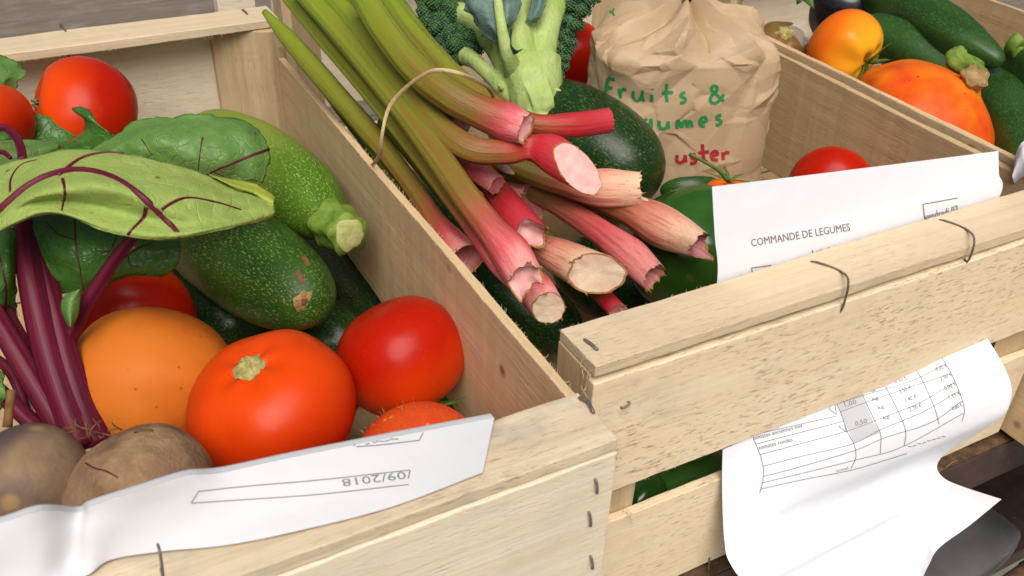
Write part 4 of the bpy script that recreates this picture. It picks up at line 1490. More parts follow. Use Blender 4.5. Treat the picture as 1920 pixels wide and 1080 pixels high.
# thick top stalk
stalk([(672, -25, 98, 62), (720, 55, 84, 66), (775, 125, 70, 70), (840, 178, 60, 74), (905, 212, 52, 76), (950, 228, 48, 76), (990, 242, 46, 62)], RH_P, CUTP, k=0.15, jag=0.2, recess=0.2, seed=16, rimw=0.2)
# raffia tie
tie = [(690, 320, -14), (712, 290, 22), (716, 255, 40), (728, 205, 56), (755, 170, 70), (795, 140, 86), (825, 131, 92), (868, 140, 90), (912, 162, 66), (925, 180, 40)]
tp = [P(x, y, z / 1000) for x, y, z in tie]
mesh('tie', sweep(tp, [wpx(p, 3.8) for p in tp], 8, 60, lambda t, a: 1 + 0.25 * mn.noise(Vector((t * 14, 0, 3))), True, True, 0.45), RAFFIA, RB)
# torn dry tip under the curving stalk
pp = [P(935, 308, 0.004), P(950, 318, 0.006), P(964, 326, 0.005)]
mesh('dry_tip', sweep(pp, [wpx(pp[0], 7), wpx(pp[0], 7), wpx(pp[0], 2)], 8, 10), CUTW, RB)

# ------------------------------------------------------------------ broccoli
dB = depth(P(1000, 200, -0.015))
BR = thing('broccoli', 'head of broccoli lying stem forward behind the rhubarb', 'broccoli', at(1000, 215, dB))


def tube(pts, segs=18, n=24):
    p3 = pxpath([(x, y, d) for x, y, d, w_ in pts])
    return sweep(p3, [wpx(p, q[3] / 2) for p, q in zip(p3, pts)], segs, n, lambda t, a: 1 + 0.05 * math.cos(3 * a + t * 3) + 0.05 * mn.noise(Vector((math.cos(a), math.sin(a), t * 4))))


gs = [tube([(1010, 232, dB, 96), (1003, 195, dB, 100), (998, 160, dB + .002, 112), (990, 120, dB + .006, 118)]),
      tube([(1006, 165, dB, 76), (1014, 100, dB + .004, 58), (1028, 40, dB + .014, 48), (1048, -10, dB + .03, 44), (1070, -50, dB + .04, 40)]),
      tube([(985, 140, dB + .002, 92), (968, 70, dB + .004, 76), (962, 10, dB + .016, 66), (965, -50, dB + .03, 90)]),
      tube([(965, 135, dB + .006, 60), (935, 80, dB + .018, 60), (895, 40, dB + .036, 56), (850, 20, dB + .05, 50)]),
      tube([(965, 182, dB + .000, 40), (938, 158, dB + .000, 34), (908, 130, dB + .004, 28), (890, 114, dB + .01, 30), (872, 104, dB + .02, 36)]),
      tube([(1010, 120, dB + .02, 40), (1035, 70, dB + .034, 36), (1060, 30, dB + .045, 36)]),
      tube([(985, 195, dB - .004, 100), (1000, 190, dB - .003, 104), (1030, 183, dB - .002, 100)], 18, 6)]
bs = mesh('stem', join(*[{k: g_[k] for k in ('v', 'f')} for g_ in gs]), BRST, BR,
          mods=(('REMESH', dict(mode='VOXEL', voxel_size=0.0011)), ('SMOOTH', dict(factor=0.6, iterations=7))))
# torn petiole stubs
for i, (x, y, dx, dy, L) in enumerate(((1037, 172, 14, -2, 10), (940, 166, -6, -6, 9), (1030, 186, 16, 4, 12))):
    p0_ = at(x, y, dB - wpx(at(x, y, dB), 20))
    p1_ = at(x + dx, y + dy, dB - wpx(at(x, y, dB), 30))
    mesh('leaf_stub', sweep([p0_, p0_.lerp(p1_, .5) + Vector((0, 0, .001)), p1_], [wpx(p0_, 5), wpx(p0_, 4), wpx(p0_, 1.5)], 8, 8), BRST, BR)


def beadball(cx, cy, d, rpx, seed, dome_n=16, face=None):
    """cluster of buds: lumps on a ball, beads on the lumps"""
    rnd = random.Random(seed)
    c = at(cx, cy, d)
    R = wpx(c, rpx)
    V, F = [], []
    ico = []
    t = (1 + 5 ** .5) / 2
    iv = [Vector(v).normalized() for v in ((-1, t, 0), (1, t, 0), (-1, -t, 0), (1, -t, 0), (0, -1, t), (0, 1, t), (0, -1, -t), (0, 1, -t), (t, 0, -1), (t, 0, 1), (-t, 0, -1), (-t, 0, 1))]
    fi = [(0, 11, 5), (0, 5, 1), (0, 1, 7), (0, 7, 10), (0, 10, 11), (1, 5, 9), (5, 11, 4), (11, 10, 2), (10, 7, 6), (7, 1, 8), (3, 9, 4), (3, 4, 2), (3, 2, 6), (3, 6, 8), (3, 8, 9), (4, 9, 5), (2, 4, 11), (6, 2, 10), (8, 6, 7), (9, 8, 1)]

    def ball_(p, r, q=0.3):
        b = len(V)
        for v in iv:
            V.append(p + v * r * (1 + rnd.uniform(-q, q)))
        for f in fi:
            F.append(tuple(i + b for i in f))
    ball_(c, R * 0.8, 0.02)
    for i in range(dome_n):
        z = 1 - 2 * (i + .5) / dome_n
        a = i * 2.39996 + seed
        dv = Vector((math.cos(a) * math.sqrt(1 - z * z), math.sin(a) * math.sqrt(1 - z * z), z))
        lr = R * rnd.uniform(0.30, 0.44)
        lc = c + dv * (R - lr * 0.6)
        if (lc - c).dot(RF) > R * 0.5:
            continue
        ball_(lc, lr * 0.9, 0.04)
        m_ = int(4 * (lr / 0.00085) ** 2 * 0.42)
        for k in range(m_):
            zz = 1 - 2 * (k + .5) / m_
            aa = k * 2.39996 + i
            v = Vector((math.cos(aa) * math.sqrt(1 - zz * zz), math.sin(aa) * math.sqrt(1 - zz * zz), zz))
            if v.dot(dv) < -0.1 or v.dot(RF) > 0.4:
                continue
            ball_(lc + v * lr * rnd.uniform(.93, 1.05), rnd.uniform(0.0007, 0.0012), 0.25)
    return {'v': V, 'f': F}


for i, (x, y, dd, r_) in enumerate(((828, 12, .050, 46), (868, -8, .055, 46), (812, 52, .046, 30), (845, 40, .05, 36), (858, 84, .030, 36), (882, 78, .036, 28), (905, 8, .07, 44), (960, -40, .06, 60), (1030, -50, .06, 50),
                                      (1080, 2, .030, 32), (1066, 40, .034, 27), (1054, 80, .036, 25), (1046, 118, .034, 22), (1042, 145, .034, 15), (1088, -25, .04, 40), (1030, 60, .055, 44))):
    mesh('floret', beadball(x, y, dB + dd, r_, i + 3), FLOR, BR)

# leaves of the broccoli
dl2 = dB - 0.030
leaf('leaf', [
    [(955, -40, dl2 + .01), (945, 0, dl2 + .004), (942, 30, dl2), (942, 60, dl2), (944, 80, dl2 + .004)],
    [(930, -40, dl2 - .004), (920, 0, dl2 - .006), (918, 25, dl2 - .006), (924, 48, dl2 - .004), (934, 70, dl2)],
    [(890, -40, dl2 + .002), (885, 5, dl2 - .002), (898, 28, dl2 - .002), (912, 52, dl2), (928, 72, dl2 + .004)],
    [(868, -30, dl2 + .012), (872, 14, dl2 + .008), (890, 36, dl2 + .008), (906, 70, dl2 + .008), (930, 84, dl2 + .01)]],
    BRLEAF, BR, 0.003, 81, 0.0040, 50, 30, efreq=150)
leaf('leaf', [
    [(925, -40, dl2 + .01), (932, 0, dl2 + .004), (938, 30, dl2), (944, 55, dl2)],
    [(950, -40, dl2 - .002), (952, 0, dl2 - .004), (952, 28, dl2 - .004), (950, 50, dl2)],
    [(980, -40, dl2 + .008), (976, 5, dl2 + .006), (968, 34, dl2 + .006), (954, 46, dl2 + .004)]],
    BRLEAF, BR, 0.003, 83, 0.0030, 40, 24, efreq=150)
leaf('leaf', [
    [(1000, -40, dl2 + .02), (998, 0, dl2 + .018), (990, 30, dl2 + .016), (984, 44, dl2 + .02)],
    [(1015, -40, dl2 + .014), (1012, 0, dl2 + .012), (1004, 26, dl2 + .012), (992, 42, dl2 + .016)],
    [(1030, -40, dl2 + .02), (1022, 0, dl2 + .018), (1014, 30, dl2 + .016), (998, 44, dl2 + .018)]],
    BRLEAF, BR, 0.003, 85, 0.0025, 36, 20, efreq=140)
pp = pxpath([(930, -30, dl2 - .004), (936, 20, dl2 - .006), (944, 70, dl2 - .004), (955, 110, dl2 + .006), (972, 158, dl2 + .034)])
mesh('leaf_stalk', sweep(pp, [wpx(pp[0], 8), wpx(pp[0], 9), wpx(pp[0], 11), wpx(pp[0], 16), wpx(pp[0], 26)], 14, 30, None, True, True, 0.7), BRST, BR)
leaf('leaf_curl', [
    [(958, 52, dl2), (953, 72, dl2), (954, 88, dl2 - .002), (966, 99, dl2 - .002), (980, 94, dl2 - .002)],
    [(962, 54, dl2 - .006), (958, 74, dl2 - .006), (960, 86, dl2 - .007), (968, 93, dl2 - .007), (980, 91, dl2 - .006)]],
    leaf_mat('broccoli_leaf_wilted', (0.045, 0.07, 0.075), (0.07, 0.10, 0.11), 0.5, False), BR, 0.002, 87, 0.002, 30, 10, efreq=160)

# ------------------------------------------------------------------ other contents of crate B
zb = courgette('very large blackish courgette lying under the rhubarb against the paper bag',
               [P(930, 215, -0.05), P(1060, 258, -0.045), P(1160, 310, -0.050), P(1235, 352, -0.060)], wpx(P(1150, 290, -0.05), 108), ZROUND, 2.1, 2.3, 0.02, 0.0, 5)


def pepper(label, c, r, axis, mat=PEPPER, hr=1.05, seed=0, lob=0.09, lobes=4):
    return tomato(label, c, r, axis, mat, hr, lobes, lob, seed, name='green_pepper', cat='pepper', group='green peppers', dimple=0.25)


c, r = ball(1292, 470, 118, z=-0.075)
pepper('large glossy green pepper behind the white sheet, right of the rhubarb ends', c, r, imgdir(0.5, -0.3, -0.4), seed=1.2)
c = PY(1285, 905, 0.352)
pepper('bright green pepper seen through the front slot beside the hanging sheet', c, wpx(c, 100), imgdir(-0.2, -0.75, 0.35), PEPPERL, 0.75, 0.3, 0.06)
c = PY(1190, 930, 0.345)
pepper('dark green pepper pressed against the left end of the front slot', c, wpx(c, 62), imgdir(-0.3, 0.6, 0.2), PEPPER, 1.0, 2.3)
c = PY(1885, 650, 0.362)
pepper('green pepper behind the right end of the front slot', c, wpx(c, 62), imgdir(0.3, -0.5, 0.2), PEPPERL, 1.0, 4.3)
c, r = ball(1362, 376, 50, z=-0.075)
tsm = tomato('small red tomato with long curved stem peeking over the white sheet', c, r, imgdir(0.05, -0.8, 0.35), TOMO, 0.85, 5, 0.03, 2.6, calyx=dict(n=5, L=1.05, seed=11))
pp = [P(1365, 338, -0.040), P(1345, 318, -0.030), P(1318, 302, -0.024), P(1292, 288, -0.02)]
tmi = tsm.matrix_world.inverted()
pp = [tmi @ p_ for p_ in pp]
mesh('tomato_stem', sweep(pp, [0.0018, 0.0014, 0.0012, 0.0015], 8, 20), CALYX, tsm, local=True)
c, r = ball(1556, 352, 78, z=-0.065)
tomato('red tomato behind the upright white sheet near the right side board', c, r, imgdir(0.1, -0.3, -0.6), TOM, 0.8, 5, 0.02, 0.7)
c, r = ball(1298, 372, 46, z=-0.085)
courgette('green courgette end lying between the paper bag and the small tomato', [P(1230, 350, -0.08), P(1300, 352, -0.08), P(1380, 345, -0.085)], wpx(c, 34), ZMID, 2.0, 2.0, 0.02, 0, 9)
c, r = ball(1068, 110, 72, d=dB + 0.12)
tomato('dark red tomato in the shade between broccoli and paper bag', c, r, imgdir(0, -0.5, -0.4), TOM, 0.95, 5, 0.02, 1.9)
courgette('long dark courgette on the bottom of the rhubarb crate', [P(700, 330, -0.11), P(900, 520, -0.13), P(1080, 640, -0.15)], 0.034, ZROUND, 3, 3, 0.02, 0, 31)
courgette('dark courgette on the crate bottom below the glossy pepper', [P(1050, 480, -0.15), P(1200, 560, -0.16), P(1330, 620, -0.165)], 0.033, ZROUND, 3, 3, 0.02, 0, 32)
courgette('added dark courgette on the bottom behind the large red tomato', [P(420, 560, -0.14), P(560, 620, -0.14), P(690, 660, -0.14)], 0.032, ZROUND, 3, 3, 0.02, 0, 33)  # added low in the pile to deepen the dark gaps
courgette('added dark courgette on the bottom along the side board of the tomato crate', [P(560, 400, -0.15), P(700, 560, -0.15), P(800, 690, -0.15)], 0.030, ZROUND, 3, 3, 0.02, 0, 34)  # also added for darker gaps beside the side board

# ------------------------------------------------------------------ paper bag
bc = P(1264, 200, -0.03)
bag = thing('paper_bag', 'crumpled brown paper bag with green and red hand lettering', 'paper bag', (bc.x, bc.y, -0.135))
from mathutils.geometry import delaunay_2d_cdt


def facets(n, asp, seed, power=1.0):
    """random creased sheet over angle x height: straight folds between random heights"""
    rnd_ = random.Random(seed)
    pts, hs_ = [], []
    for i in range(n):
        a, t, h = rnd_.uniform(0, 6.28318), rnd_.uniform(-.1, 1.1), rnd_.uniform(-1, 1)
        for sh_ in (-6.28318, 0, 6.28318):
            pts.append(Vector((a + sh_, t * asp)))
            hs_.append(h)
    r_ = delaunay_2d_cdt(pts, [], [], 0, 1e-6)
    V_ = [(p.x, p.y, hs_[r_[3][i][0]] if r_[3][i] else 0) for i, p in enumerate(r_[0])]
    tr_ = BVHTree.FromPolygons(V_, [tuple(f) for f in r_[2]])

    def f(a, t):
        h = tr_.ray_cast(Vector((a, t * asp, 5)), Vector((0, 0, -1)))
        return h[0].z if h[0] is not None else 0.0
    return f


FA, FB, FC = facets(70, 2.6, 4), facets(260, 3.2, 9), facets(900, 2.8, 5)


def crumple(a, t):
    return FA(a, t), FB(a, t), FC(a, t)


NA, NZ = 300, 210
V, F = [], []
yaw = math.radians(-24)
cy, sy = math.cos(yaw), math.sin(yaw)
zbot, ztop = -0.135, 0.088   # bag floor and mouth
for j in range(NZ + 1):
    t = j / NZ
    TS = 0.66
    u = max(0.0, (t - TS) / (1 - TS))
    zs = 0.025
    if t < TS:
        z = zbot + (zs - zbot) * t / TS
        sc = 1.0 - 0.06 * (1 - sstep(0, .15, t)) - 0.07 * sstep(.35, 1.0, t / TS)
    else:
        ang = u * math.pi / 2
        z = zs + 0.026 * math.sin(ang) ** 0.8 + 0.010 * sstep(.75, 1, u)
        sc = 0.93 * (1 - 0.93 * u ** 1.5)
    for k in range(NA):
        a = 2 * math.pi * k / NA
        n_ = 2.9
        ca, sa = math.cos(a), math.sin(a)
        rr = (abs(ca) ** n_ + abs(sa) ** n_) ** (-1 / n_)
        x, y = 0.084 * rr * ca * sc, 0.062 * rr * sa * sc
        p = Vector((x, y, z))
        up_ = sstep(0.35, 0.7, t)
        fa, fb, fc = crumple(a, t)
        fade = 1 - 0.75 * u
        dsp = (fa * (0.0042 + 0.0040 * up_) + fb * (0.0022 + 0.0030 * up_) + fc * (0.0005 + 0.0011 * up_)) * fade
        nrm = Vector((ca * (1 - .6 * u), sa * 1.2 * (1 - .6 * u), 1.1 * sstep(TS - .06, TS + .16, t))).normalized()
        p = p + nrm * dsp
        if u > 0:
            wv = a * 7 / math.pi + 0.9 * mn.noise(Vector((ca * 1.6, sa * 1.6, 7 + u * .6)))
            g8 = abs((wv % 2) - 1)
            p += nrm * (g8 - .5) * 0.015 * sstep(0, .5, u) * (1 - 0.5 * sstep(.85, 1, u))
            p.y += 0.006 * u
        V.append(Vector((bc.x + p.x * cy - p.y * sy, bc.y + p.x * sy + p.y * cy, p.z)))
for j in range(NZ):
    for k in range(NA):
        k2 = (k + 1) % NA
        F.append((j * NA + k, j * NA + k2, (j + 1) * NA + k2, (j + 1) * NA + k))
F.append(tuple(reversed(range(NA))))
bagg = {'v': V, 'f': F}
tr = bvh(bagg)
ink_g, ink_r = [], []
W = 6.2
for s_ in (
    [(1140, 146), (1137, 163), (1134, 181)], [(1140, 146), (1153, 149)], [(1138, 163), (1149, 165)],                         # F
    [(1161, 166), (1163, 176), (1164, 184)], [(1163, 175), (1168, 167), (1175, 168)],                                         # r
    [(1188, 170), (1187, 180), (1191, 188), (1199, 187), (1204, 178)], [(1205, 169), (1204, 180), (1207, 190)],               # u
    [(1222, 177), (1222, 190)], [(1223, 166), (1223, 168)],                                                                   # i
    [(1250, 157), (1249, 175), (1251, 191)], [(1241, 174), (1262, 173)],                                                      # t
    [(1285, 173), (1277, 176), (1277, 181), (1285, 184), (1284, 191), (1275, 193)],                                           # s
    [(1357, 190), (1345, 179), (1334, 168), (1337, 161), (1344, 163), (1343, 171), (1333, 181), (1333, 191), (1342, 193), (1352, 184), (1357, 176)],   # &
    [(1181, 212), (1186, 206)],                                                                                               # accent
    [(1213, 222), (1208, 228), (1210, 236), (1217, 235), (1220, 227), (1221, 222)], [(1221, 224), (1221, 240)],               # g / a
    [(1236, 226), (1236, 236), (1242, 242), (1250, 238), (1252, 229)], [(1253, 227), (1253, 241)],                            # u
    [(1269, 241), (1270, 226), (1273, 228), (1278, 239)], [(1278, 239), (1282, 227), (1286, 227), (1288, 238)], [(1288, 238), (1292, 227), (1296, 229), (1297, 238)],   # m
    [(1313, 230), (1325, 226), (1320, 219), (1313, 224), (1313, 234), (1322, 237)],                                           # e
    [(1352, 215), (1344, 218), (1344, 223), (1352, 226), (1350, 233), (1342, 234)],                                           # s
    [(1130, 14), (1134, 22), (1140, 14), (1146, 24), (1152, 16)], [(1148, 22), (1152, 30)],                                   # scribble at the top
):
    ink_g.append(ribbon(tr, s_, W if s_[0][1] > 40 else 3.5, 0.0004))
for s_ in (
    [(1270, 290), (1269, 301), (1276, 305), (1283, 300), (1285, 290)], [(1285, 291), (1286, 304)],                            # u
    [(1304, 288), (1296, 292), (1297, 296), (1305, 299), (1303, 305), (1294, 306)],                                           # s
    [(1317, 270), (1318, 288), (1321, 303), (1327, 302)], [(1309, 287), (1329, 284)],                                         # t
    [(1334, 292), (1346, 289), (1341, 283), (1334, 288), (1335, 298), (1346, 300)],                                           # e
    [(1355, 285), (1356, 300)], [(1356, 290), (1362, 285), (1367, 287)],                                                      # r
    [(1113, 32), (1117, 22)],
):
    ink_r.append(ribbon(tr, s_, 6.5 if s_[0][1] > 40 else 3.5, 0.0004))
mesh('bag_body', join(setmi(bagg, 0), *[setmi(i, 1) for i in ink_g], *[setmi(i, 2) for i in ink_r]), [KRAFT, MGREEN, MRED], bag, smooth=False)

# ------------------------------------------------------------------ order sheet of crate B
u0 = [PY(x, y, 0.347) for x, y in ((1335, 350), (1500, 330), (1700, 305), (1872, 283))]
u1 = [PY(x, y, 0.3385 + 0.0035) for x, y in ((1340, 440), (1510, 415), (1700, 370), (1873, 325))]
u2 = [PY(x, y, 0.3385) for x, y in ((1345, 525), (1520, 472), (1700, 418), (1876, 365))]
xl, xr = 0.3170, 0.5450


def hrow(y, z, n=6):
    return [Vector((xl + 0.004 + (xr - xl) * i / (n - 1), y, z)) for i in range(n)]


upper = grid([u0, u1, u2, hrow(0.3375, -0.05), hrow(0.325, -0.088), hrow(0.312, -0.104), hrow(0.3045, -0.1065)], 60, 50, 0.0004, 4)
RP = [(1848, 630), (1872, 668), (1893, 712), (1896, 745), (1880, 780), (1835, 812), (1790, 838), (1765, 858), (1757, 878), (1772, 898), (1810, 914)]
LP = [(1355, 843), (1354, 880), (1354, 920), (1355, 960), (1357, 1000), (1359, 1020), (1362, 1040), (1370, 1058), (1385, 1080), (1410, 1100), (1440, 1116)]
rows = []
for i, (a, b) in enumerate(zip(LP, RP)):
    p, q = PX(a[0], a[1], xl), PX(b[0], b[1], xr - (0, 0, 0, 0, .003, .007, .011, .014, .015, .013, .010)[i])
    row = [p.lerp(q, s / 6) for s in range(7)]
    for s in range(1, 6):
        f = math.sin(math.pi * s / 6)
        row[s] = row[s] + Vector((0, -0.0025 * f * math.sin(i * 0.9), 0.002 * f * math.cos(i * 1.3 + s)))
    rows.append(row)
yr, yl = PX(1878, 936, xr - 0.008).y, PX(1480, 1135, xl).y
bot = [(1470, 1150), (1600, 1180), (1705, 1120), (1740, 1062), (1760, 1028), (1818, 985), (1878, 936)]
rows.append([PY(x, y, yl + (yr - yl) * min(1, max(0, (x - 1480) / 398)) - 0.004 * math.sin(3.1416 * i / 6)) for i, (x, y) in enumerate(bot)])
lower = grid(rows, 80, 90, 0.0006, 6)
tr = bvh(upper)
tl = bvh(lower)
ink = [text_geo(tr, 'COMMANDE DE LEGUMES', (1409, 462), (1594, 432), 14),
       text_geo(tr, 'vendredi 07', (1735, 414), (1798, 399), 15),
       text_geo(tr, 'Lot', (1525, 481), (1543, 476), 13),
       ribbon(tr, [(1734, 414), (1730, 383), (1795, 371)], 1.7, smooth=False),
       ribbon(tr, [(1410, 512), (1409, 502), (1446, 497)], 1.8, smooth=False),
       ribbon(tr, [(1552, 466), (1554, 463)], 2, smooth=False)]
TW = 1.1
# table printed on the hanging half
rowsL = [((1408, 818), (1800, 672)), ]
hl = [
    [(1410, 817), (1430, 811), (1568, 780)], [(1568, 757), (1640, 735), (1715, 712), (1770, 683)],
    [(1418, 832), (1580, 790)], [(1575, 772), (1625, 754), (1700, 728), (1782, 701)],
    [(1425, 852), (1500, 832), (1588, 808), (1637, 790), (1722, 756), (1788, 718)],
    [(1430, 874), (1500, 856), (1598, 832), (1650, 806), (1730, 772), (1795, 735)],
    [(1431, 893), (1500, 875), (1603, 844), (1660, 820), (1745, 792), (1803, 752)],
    [(1428, 905), (1500, 888), (1604, 862), (1690, 838), (1805, 775)],
    [(1425, 917), (1500, 900), (1600, 880), (1700, 850)],
    [(1568, 757), (1575, 772), (1588, 808), (1602, 836), (1604, 858), (1595, 878)],
    [(1613, 730), (1622, 752), (1640, 790), (1651, 815), (1650, 850)],
    [(1654, 715), (1668, 740), (1690, 785), (1698, 812), (1695, 835)],
    [(1715, 690), (1730, 715), (1752, 765), (1760, 795)],
    [(1764, 668), (1785, 704), (1802, 745), (1808, 770), (1803, 790)],
    [(1410, 818), (1424, 850), (1431, 880), (1430, 900), (1424, 925)],
]
for l_ in hl:
    ink.append(ribbon(tl, l_, TW, 0.0003))
for tx, p0_, p1_, h in (
        ('tomates anciennes mix', (1412, 825), (1505, 801), 8), ('tomates rondes', (1423, 843), (1486, 827), 8),
        ('1,00', (1584, 763), (1606, 757), 9), ('0,50', (1604, 799), (1626, 793), 9),
        ('kg', (1628, 735), (1639, 731), 8), ('kg', (1636, 752), (1647, 748), 8), ('kg', (1647, 768), (1658, 764), 8), ('kg', (1657, 787), (1668, 783), 8),
        ('4,50 €', (1678, 720), (1702, 711), 8), ('3,50 €', (1687, 738), (1710, 729), 8), ('3,40 €', (1697, 755), (1720, 746), 8), ('2,70 €', (1706, 772), (1729, 763), 8),
        ('5,13 €', (1747, 680), (1767, 671), 8), ('0,00 €', (1756, 697), (1777, 688), 8), ('3,50 €', (1764, 714), (1786, 705), 8), ('0,00 €', (1772, 732), (1794, 722), 8), ('1,35 €', (1780, 749), (1802, 739), 8), ('0,00 €', (1786, 769), (1805, 761), 7),
        ('total', (1568, 885), (1590, 879), 4.5)):
    ink.append(text_geo(tl, tx, p0_, p1_, h))
ink += [ribbon(tl, [(1553, 766), (1568, 777), (1565, 757)], 1.3, smooth=False), ribbon(tl, [(1571, 798), (1587, 811), (1583, 796)], 1.3, smooth=False)]
ink += [ribbon(tl, [(x_, 838 - (x_ - 1702) * .3 + 2 * math.sin(x_)), (x_ + 4, 836 - (x_ - 1702) * .3 - 1.5 * math.sin(x_ * 2.1)), (x_ + 7, 837 - (x_ - 1702) * .3)], 1.3) for x_ in range(1702, 1766, 9)]
cells = []
for q in (((1568, 757), (1613, 736), (1637, 789), (1590, 806)), ((1590, 806), (1637, 790), (1651, 812), (1601, 830))):
    Vc, n_ = [], 8
    for j in range(n_ + 1):
        for i in range(n_ + 1):
            u, v = i / n_, j / n_
            x = (q[0][0] * (1 - u) + q[1][0] * u) * (1 - v) + (q[3][0] * (1 - u) + q[2][0] * u) * v
            y = (q[0][1] * (1 - u) + q[1][1] * u) * (1 - v) + (q[3][1] * (1 - u) + q[2][1] * u) * v
            Vc.append(cast(tl, x, y, 0.00015) or Vector((0.4, 0.3, -0.1)))
    cells.append({'v': Vc, 'f': [(j * (n_ + 1) + i, j * (n_ + 1) + i + 1, (j + 1) * (n_ + 1) + i + 1, (j + 1) * (n_ + 1) + i) for j in range(n_) for i in range(n_)]})
sheetB = mesh('order_sheet', join(setmi(upper, 0), setmi(lower, 0), *[setmi(i, 1) for i in ink], *[setmi(i, 2) for i in cells]), [PAPER, INK, GREYCELL])
tag(sheetB, 'white vegetable order sheet stuck behind the crate rail and curling out of the front slot', 'paper sheet', 'paper order sheets')

# ------------------------------------------------------------------ crate C contents
c, r = ball(1738, 236, 150, z=-0.046)
# teardrop squash: swept along its own axis, stem at the upper right
ax0 = at(1822, 158, depth(c) - 0.020)
ax1 = at(1700, 262, depth(c) + 0.006)


def kuri_shape(t, a):
    return 1 + 0.022 * math.cos(10 * a) * (1 - .5 * t) + 0.035 * mn.noise(Vector((math.cos(a) * 1.4, math.sin(a) * 1.4, t * 3)))


kg = sweep([ax0.lerp(ax1, t) for t in (-0.03, 0.03, 0.12, .28, .5, .8, 1.1, 1.38, 1.46)], [wpx(c, q) for q in (18, 30, 66, 104, 128, 142, 122, 60, 8)], 56, 70, kuri_shape)
ku = tag(mesh('red_kuri_squash', kg, KURI), 'bright orange teardrop squash with corky stem leaning on the crate divider', 'squash', 'squashes')
s0, s1 = at(1812, 166, depth(c) - 0.024), at(1830, 142, depth(c) - 0.040)
mesh('stem', sweep([s0, s0.lerp(s1, .5), s1], [wpx(c, 22), wpx(c, 19), wpx(c, 24)], 24, 14, lambda t, a: 1 + 0.16 * math.cos(5 * a) + 0.1 * mn.noise(Vector((math.cos(a) * 3, math.sin(a) * 3, t * 4)))), CORK, ku)

c, r = ball(1582, 92, 74, z=-0.005)
ty = tomato('yellow and orange ribbed tomato beside the orange teardrop squash', c, r, imgdir(0.55, 0.5, 0.35), TOMY, 0.86, 5, 0.07, 0.8, name='yellow_tomato', group='', dimple=0.3, calyx=dict(n=5, L=0.7, seed=5))
c, r = ball(1462, 92, 54, z=-0.018)
tomato('dull brown and green tomato behind the top of the divider boards', c, r, imgdir(0.0, -0.45, 0.85), TOMB, 0.85, 5, 0.03, 1.8, name='brown_tomato', group='', scar=0.28, dimple=0.12)
courgette('dark green courgette whose blossom end lies behind the squash stem', [P(1612, 50, -0.015), P(1690, 85, -0.02), P(1770, 130, -0.03), P(1850, 180, -0.04)], wpx(P(1720, 95, -0.02), 46), ZMID, 3.2, 2.4, 0.015, 0.03, 6)
pp = [P(1632, 60, -0.005), P(1618, 48, 0.0), P(1650, 38, -0.002)]
courgette('long straight dark courgette resting on top of the others', [P(1590, -40, 0.005), P(1690, 12, 0.002), P(1780, 65, 0.0), P(1880, 118, -0.006)], wpx(P(1760, 60, 0), 50), ZMID, 3.2, 2.6, 0.015, 0.035, 7, lambda t: 1 - 0.25 * sstep(.7, 1, t))
zq = courgette('thick dark courgette with crumpled green stem behind the squash', [P(1822, 128, -0.035), P(1878, 200, -0.043), P(1920, 280, -0.050), P(1955, 370, -0.060)], wpx(P(1880, 210, -0.03), 62), ZMID, 2.6, 2.4, 0.02, 0.03, 8, lambda t: 0.72 + 0.28 * sstep(0, .35, t))
sp_ = [P(1824, 138, -0.012), P(1806, 120, 0.002), P(1790, 112, 0.008), P(1800, 96, 0.012)]
mesh('stem', sweep(sp_, [wpx(sp_[0], 26), wpx(sp_[0], 19), wpx(sp_[0], 17), wpx(sp_[0], 12)], 20, 24, stemshape), ZSTEM, zq)
ze = courgette('dark courgette with green stem at the far side board', [P(1905, 92, -0.01), P(1950, 150, -0.02), P(2000, 230, -0.03)], wpx(P(1940, 130, -0.02), 56), ZMID, 2.8, 2.4, 0.02, 0.03, 9)
sp_ = [P(1908, 100, -0.004), P(1900, 84, 0.006), P(1914, 72, 0.012)]
mesh('stem', sweep(sp_, [wpx(sp_[0], 22), wpx(sp_[0], 14), wpx(sp_[0], 14)], 18, 16, stemshape), ZSTEM, ze)
eg = tag(mesh('aubergine', rounded([P(1490, -30, -0.01), P(1560, 5, -0.015), P(1640, 45, -0.03)], wpx(P(1560, 5, -0.01), 68), 40, 36, 2.2, 2.4, 0.01, 0, 3), EGG), 'shiny black aubergine behind the yellow tomato', 'aubergine')
for i, (a, b, e) in enumerate((((1495, -25), (1515, -2), (1526, 16)), ((1500, -28), (1500, -4), (1494, 8)), ((1480, -20), (1520, -12), (1532, -2)))):
    q_ = [P(a[0], a[1], 0.038), P(b[0], b[1], 0.036), P(e[0], e[1], 0.030)]
    mesh('calyx', sweep(q_, [wpx(q_[0], 10), wpx(q_[0], 8), wpx(q_[0], 1)], 10, 14, None, True, True, 0.4), CALYX, eg)
gp = [P(1352, -40, 0.0), P(1372, 5, 0.004), P(1392, 34, 0.004), P(1420, 46, 0.0)]
tag(mesh('bean_pod', sweep(gp, [wpx(gp[0], 8), wpx(gp[0], 9), wpx(gp[0], 11), wpx(gp[0], 3)], 14, 30), ZSTEM), 'thin curved green pod behind the top of the paper bag', 'bean')
leaf_g = grid([[P(1478, 50, 0.012), P(1498, 40, 0.016), P(1512, 38, 0.018)], [P(1490, 66, 0.006), P(1508, 58, 0.010), P(1522, 58, 0.012)], [P(1505, 88, 0.0), P(1516, 80, 0.0), P(1526, 76, 0.002)]], 16, 14, 0.001, 3)
tag(mesh('plastic_wrap', leaf_g, CELLO), 'small clear wrapper scrap beside the brown tomato', 'wrapper')
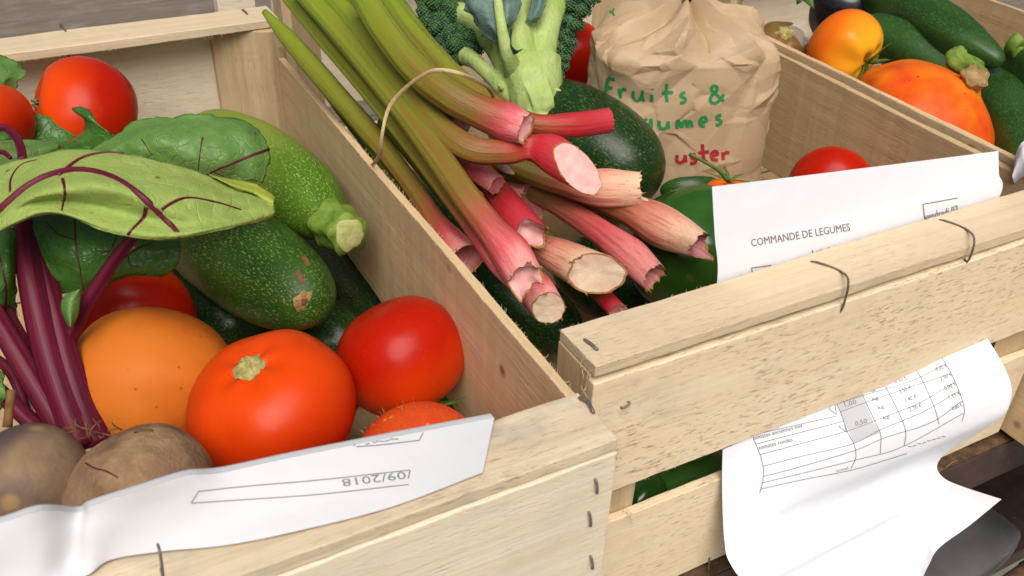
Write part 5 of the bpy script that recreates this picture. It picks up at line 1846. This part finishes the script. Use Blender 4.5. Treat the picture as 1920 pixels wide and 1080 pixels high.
pg = grid([[P(1900, 320, 0.0), P(1906, 285, 0.012), P(1925, 262, 0.02), P(1990, 250, 0.02)], [P(1898, 330, -0.002), P(1910, 300, 0.010), P(1930, 280, 0.018), P(1990, 270, 0.018)], [P(1902, 345, -0.01), P(1920, 330, 0.0), P(1950, 320, 0.01), P(2000, 320, 0.01)]], 24, 14)
tag(mesh('order_sheet', pg, PAPER), 'corner of a white sheet at the right edge beside the thick courgette', 'paper sheet', 'paper order sheets')

# ------------------------------------------------------------------ seat and bits below the table
e0, e1 = P(1600, 1190, -0.335), P(1906, 990, -0.335)
ux_ = (e1 - e0).normalized()
vy_ = Vector((0, 0, 1)).cross(ux_).normalized()
V, F = [], []
L_, Wd, Hh = 0.46, 0.062, 0.036
NU, NV = 40, 28
cen = e1 - ux_ * (L_ / 2 + 0.004) + vy_ * 0.012


def sup(c_, p):
    return math.copysign(abs(c_) ** p, c_)


for j in range(NV + 1):
    ph = -math.pi / 2 + math.pi * j / NV
    for i in range(NU):
        th = 2 * math.pi * i / NU
        x = L_ / 2 * sup(math.cos(ph), .38) * sup(math.cos(th), .30)
        y = Wd / 2 * sup(math.cos(ph), .38) * sup(math.sin(th), .42)
        z = Hh / 2 * sup(math.sin(ph), .55)
        V.append(cen + ux_ * x + vy_ * y + Vector((0, 0, z)))
for j in range(NV):
    for i in range(NU):
        i2 = (i + 1) % NU
        F.append((j * NU + i, j * NU + i2, (j + 1) * NU + i2, (j + 1) * NU + i))
seat = thing('padded_stool', 'dark grey vinyl padded seat on a rusty metal bar below the table', 'stool', (cen.x, cen.y, -0.78))
mesh('cushion', {'v': V, 'f': F}, VINYL, seat)
q0 = cen - ux_ * 0.26 - vy_ * 0.038 + Vector((0, 0, -0.020))
q1 = cen + ux_ * 0.26 - vy_ * 0.038 + Vector((0, 0, -0.020))
mesh('frame_bar', sweep([q0, q0.lerp(q1, .5), q1], 0.0065, 16, 60, lambda t, a: 1 + 0.1 * mn.noise(Vector((math.cos(a) * 3, math.sin(a) * 3, t * 60)))), RUST, seat)
q2 = q1 - ux_ * 0.04
mesh('frame_sleeve', sweep([q2, q2 + ux_ * 0.05], 0.0075, 18, 6), CHROME, seat)
for sx in (-0.18, 0.18):
    l0 = cen + ux_ * sx + Vector((0, 0, -0.03))
    mesh('leg', sweep([l0, l0 + Vector((0, 0, -0.78 - l0.z))], 0.011, 12, 4), CHROME, seat)
rnd = random.Random(3)
gs = []
for i in range(6):
    p = Vector((rnd.uniform(0.52, 0.62), LY + rnd.uniform(0.001, 0.024), TZ + 0.003))
    gs.append(splinter(None, p, (rnd.uniform(-1, 1), rnd.uniform(-1, 1), rnd.uniform(0, .3)), rnd.uniform(.004, .012), 0.0002))
tag(mesh('straw', join(*gs), STRAW), 'bits of dry straw on the ledge under the crate', 'straw', kind='stuff')
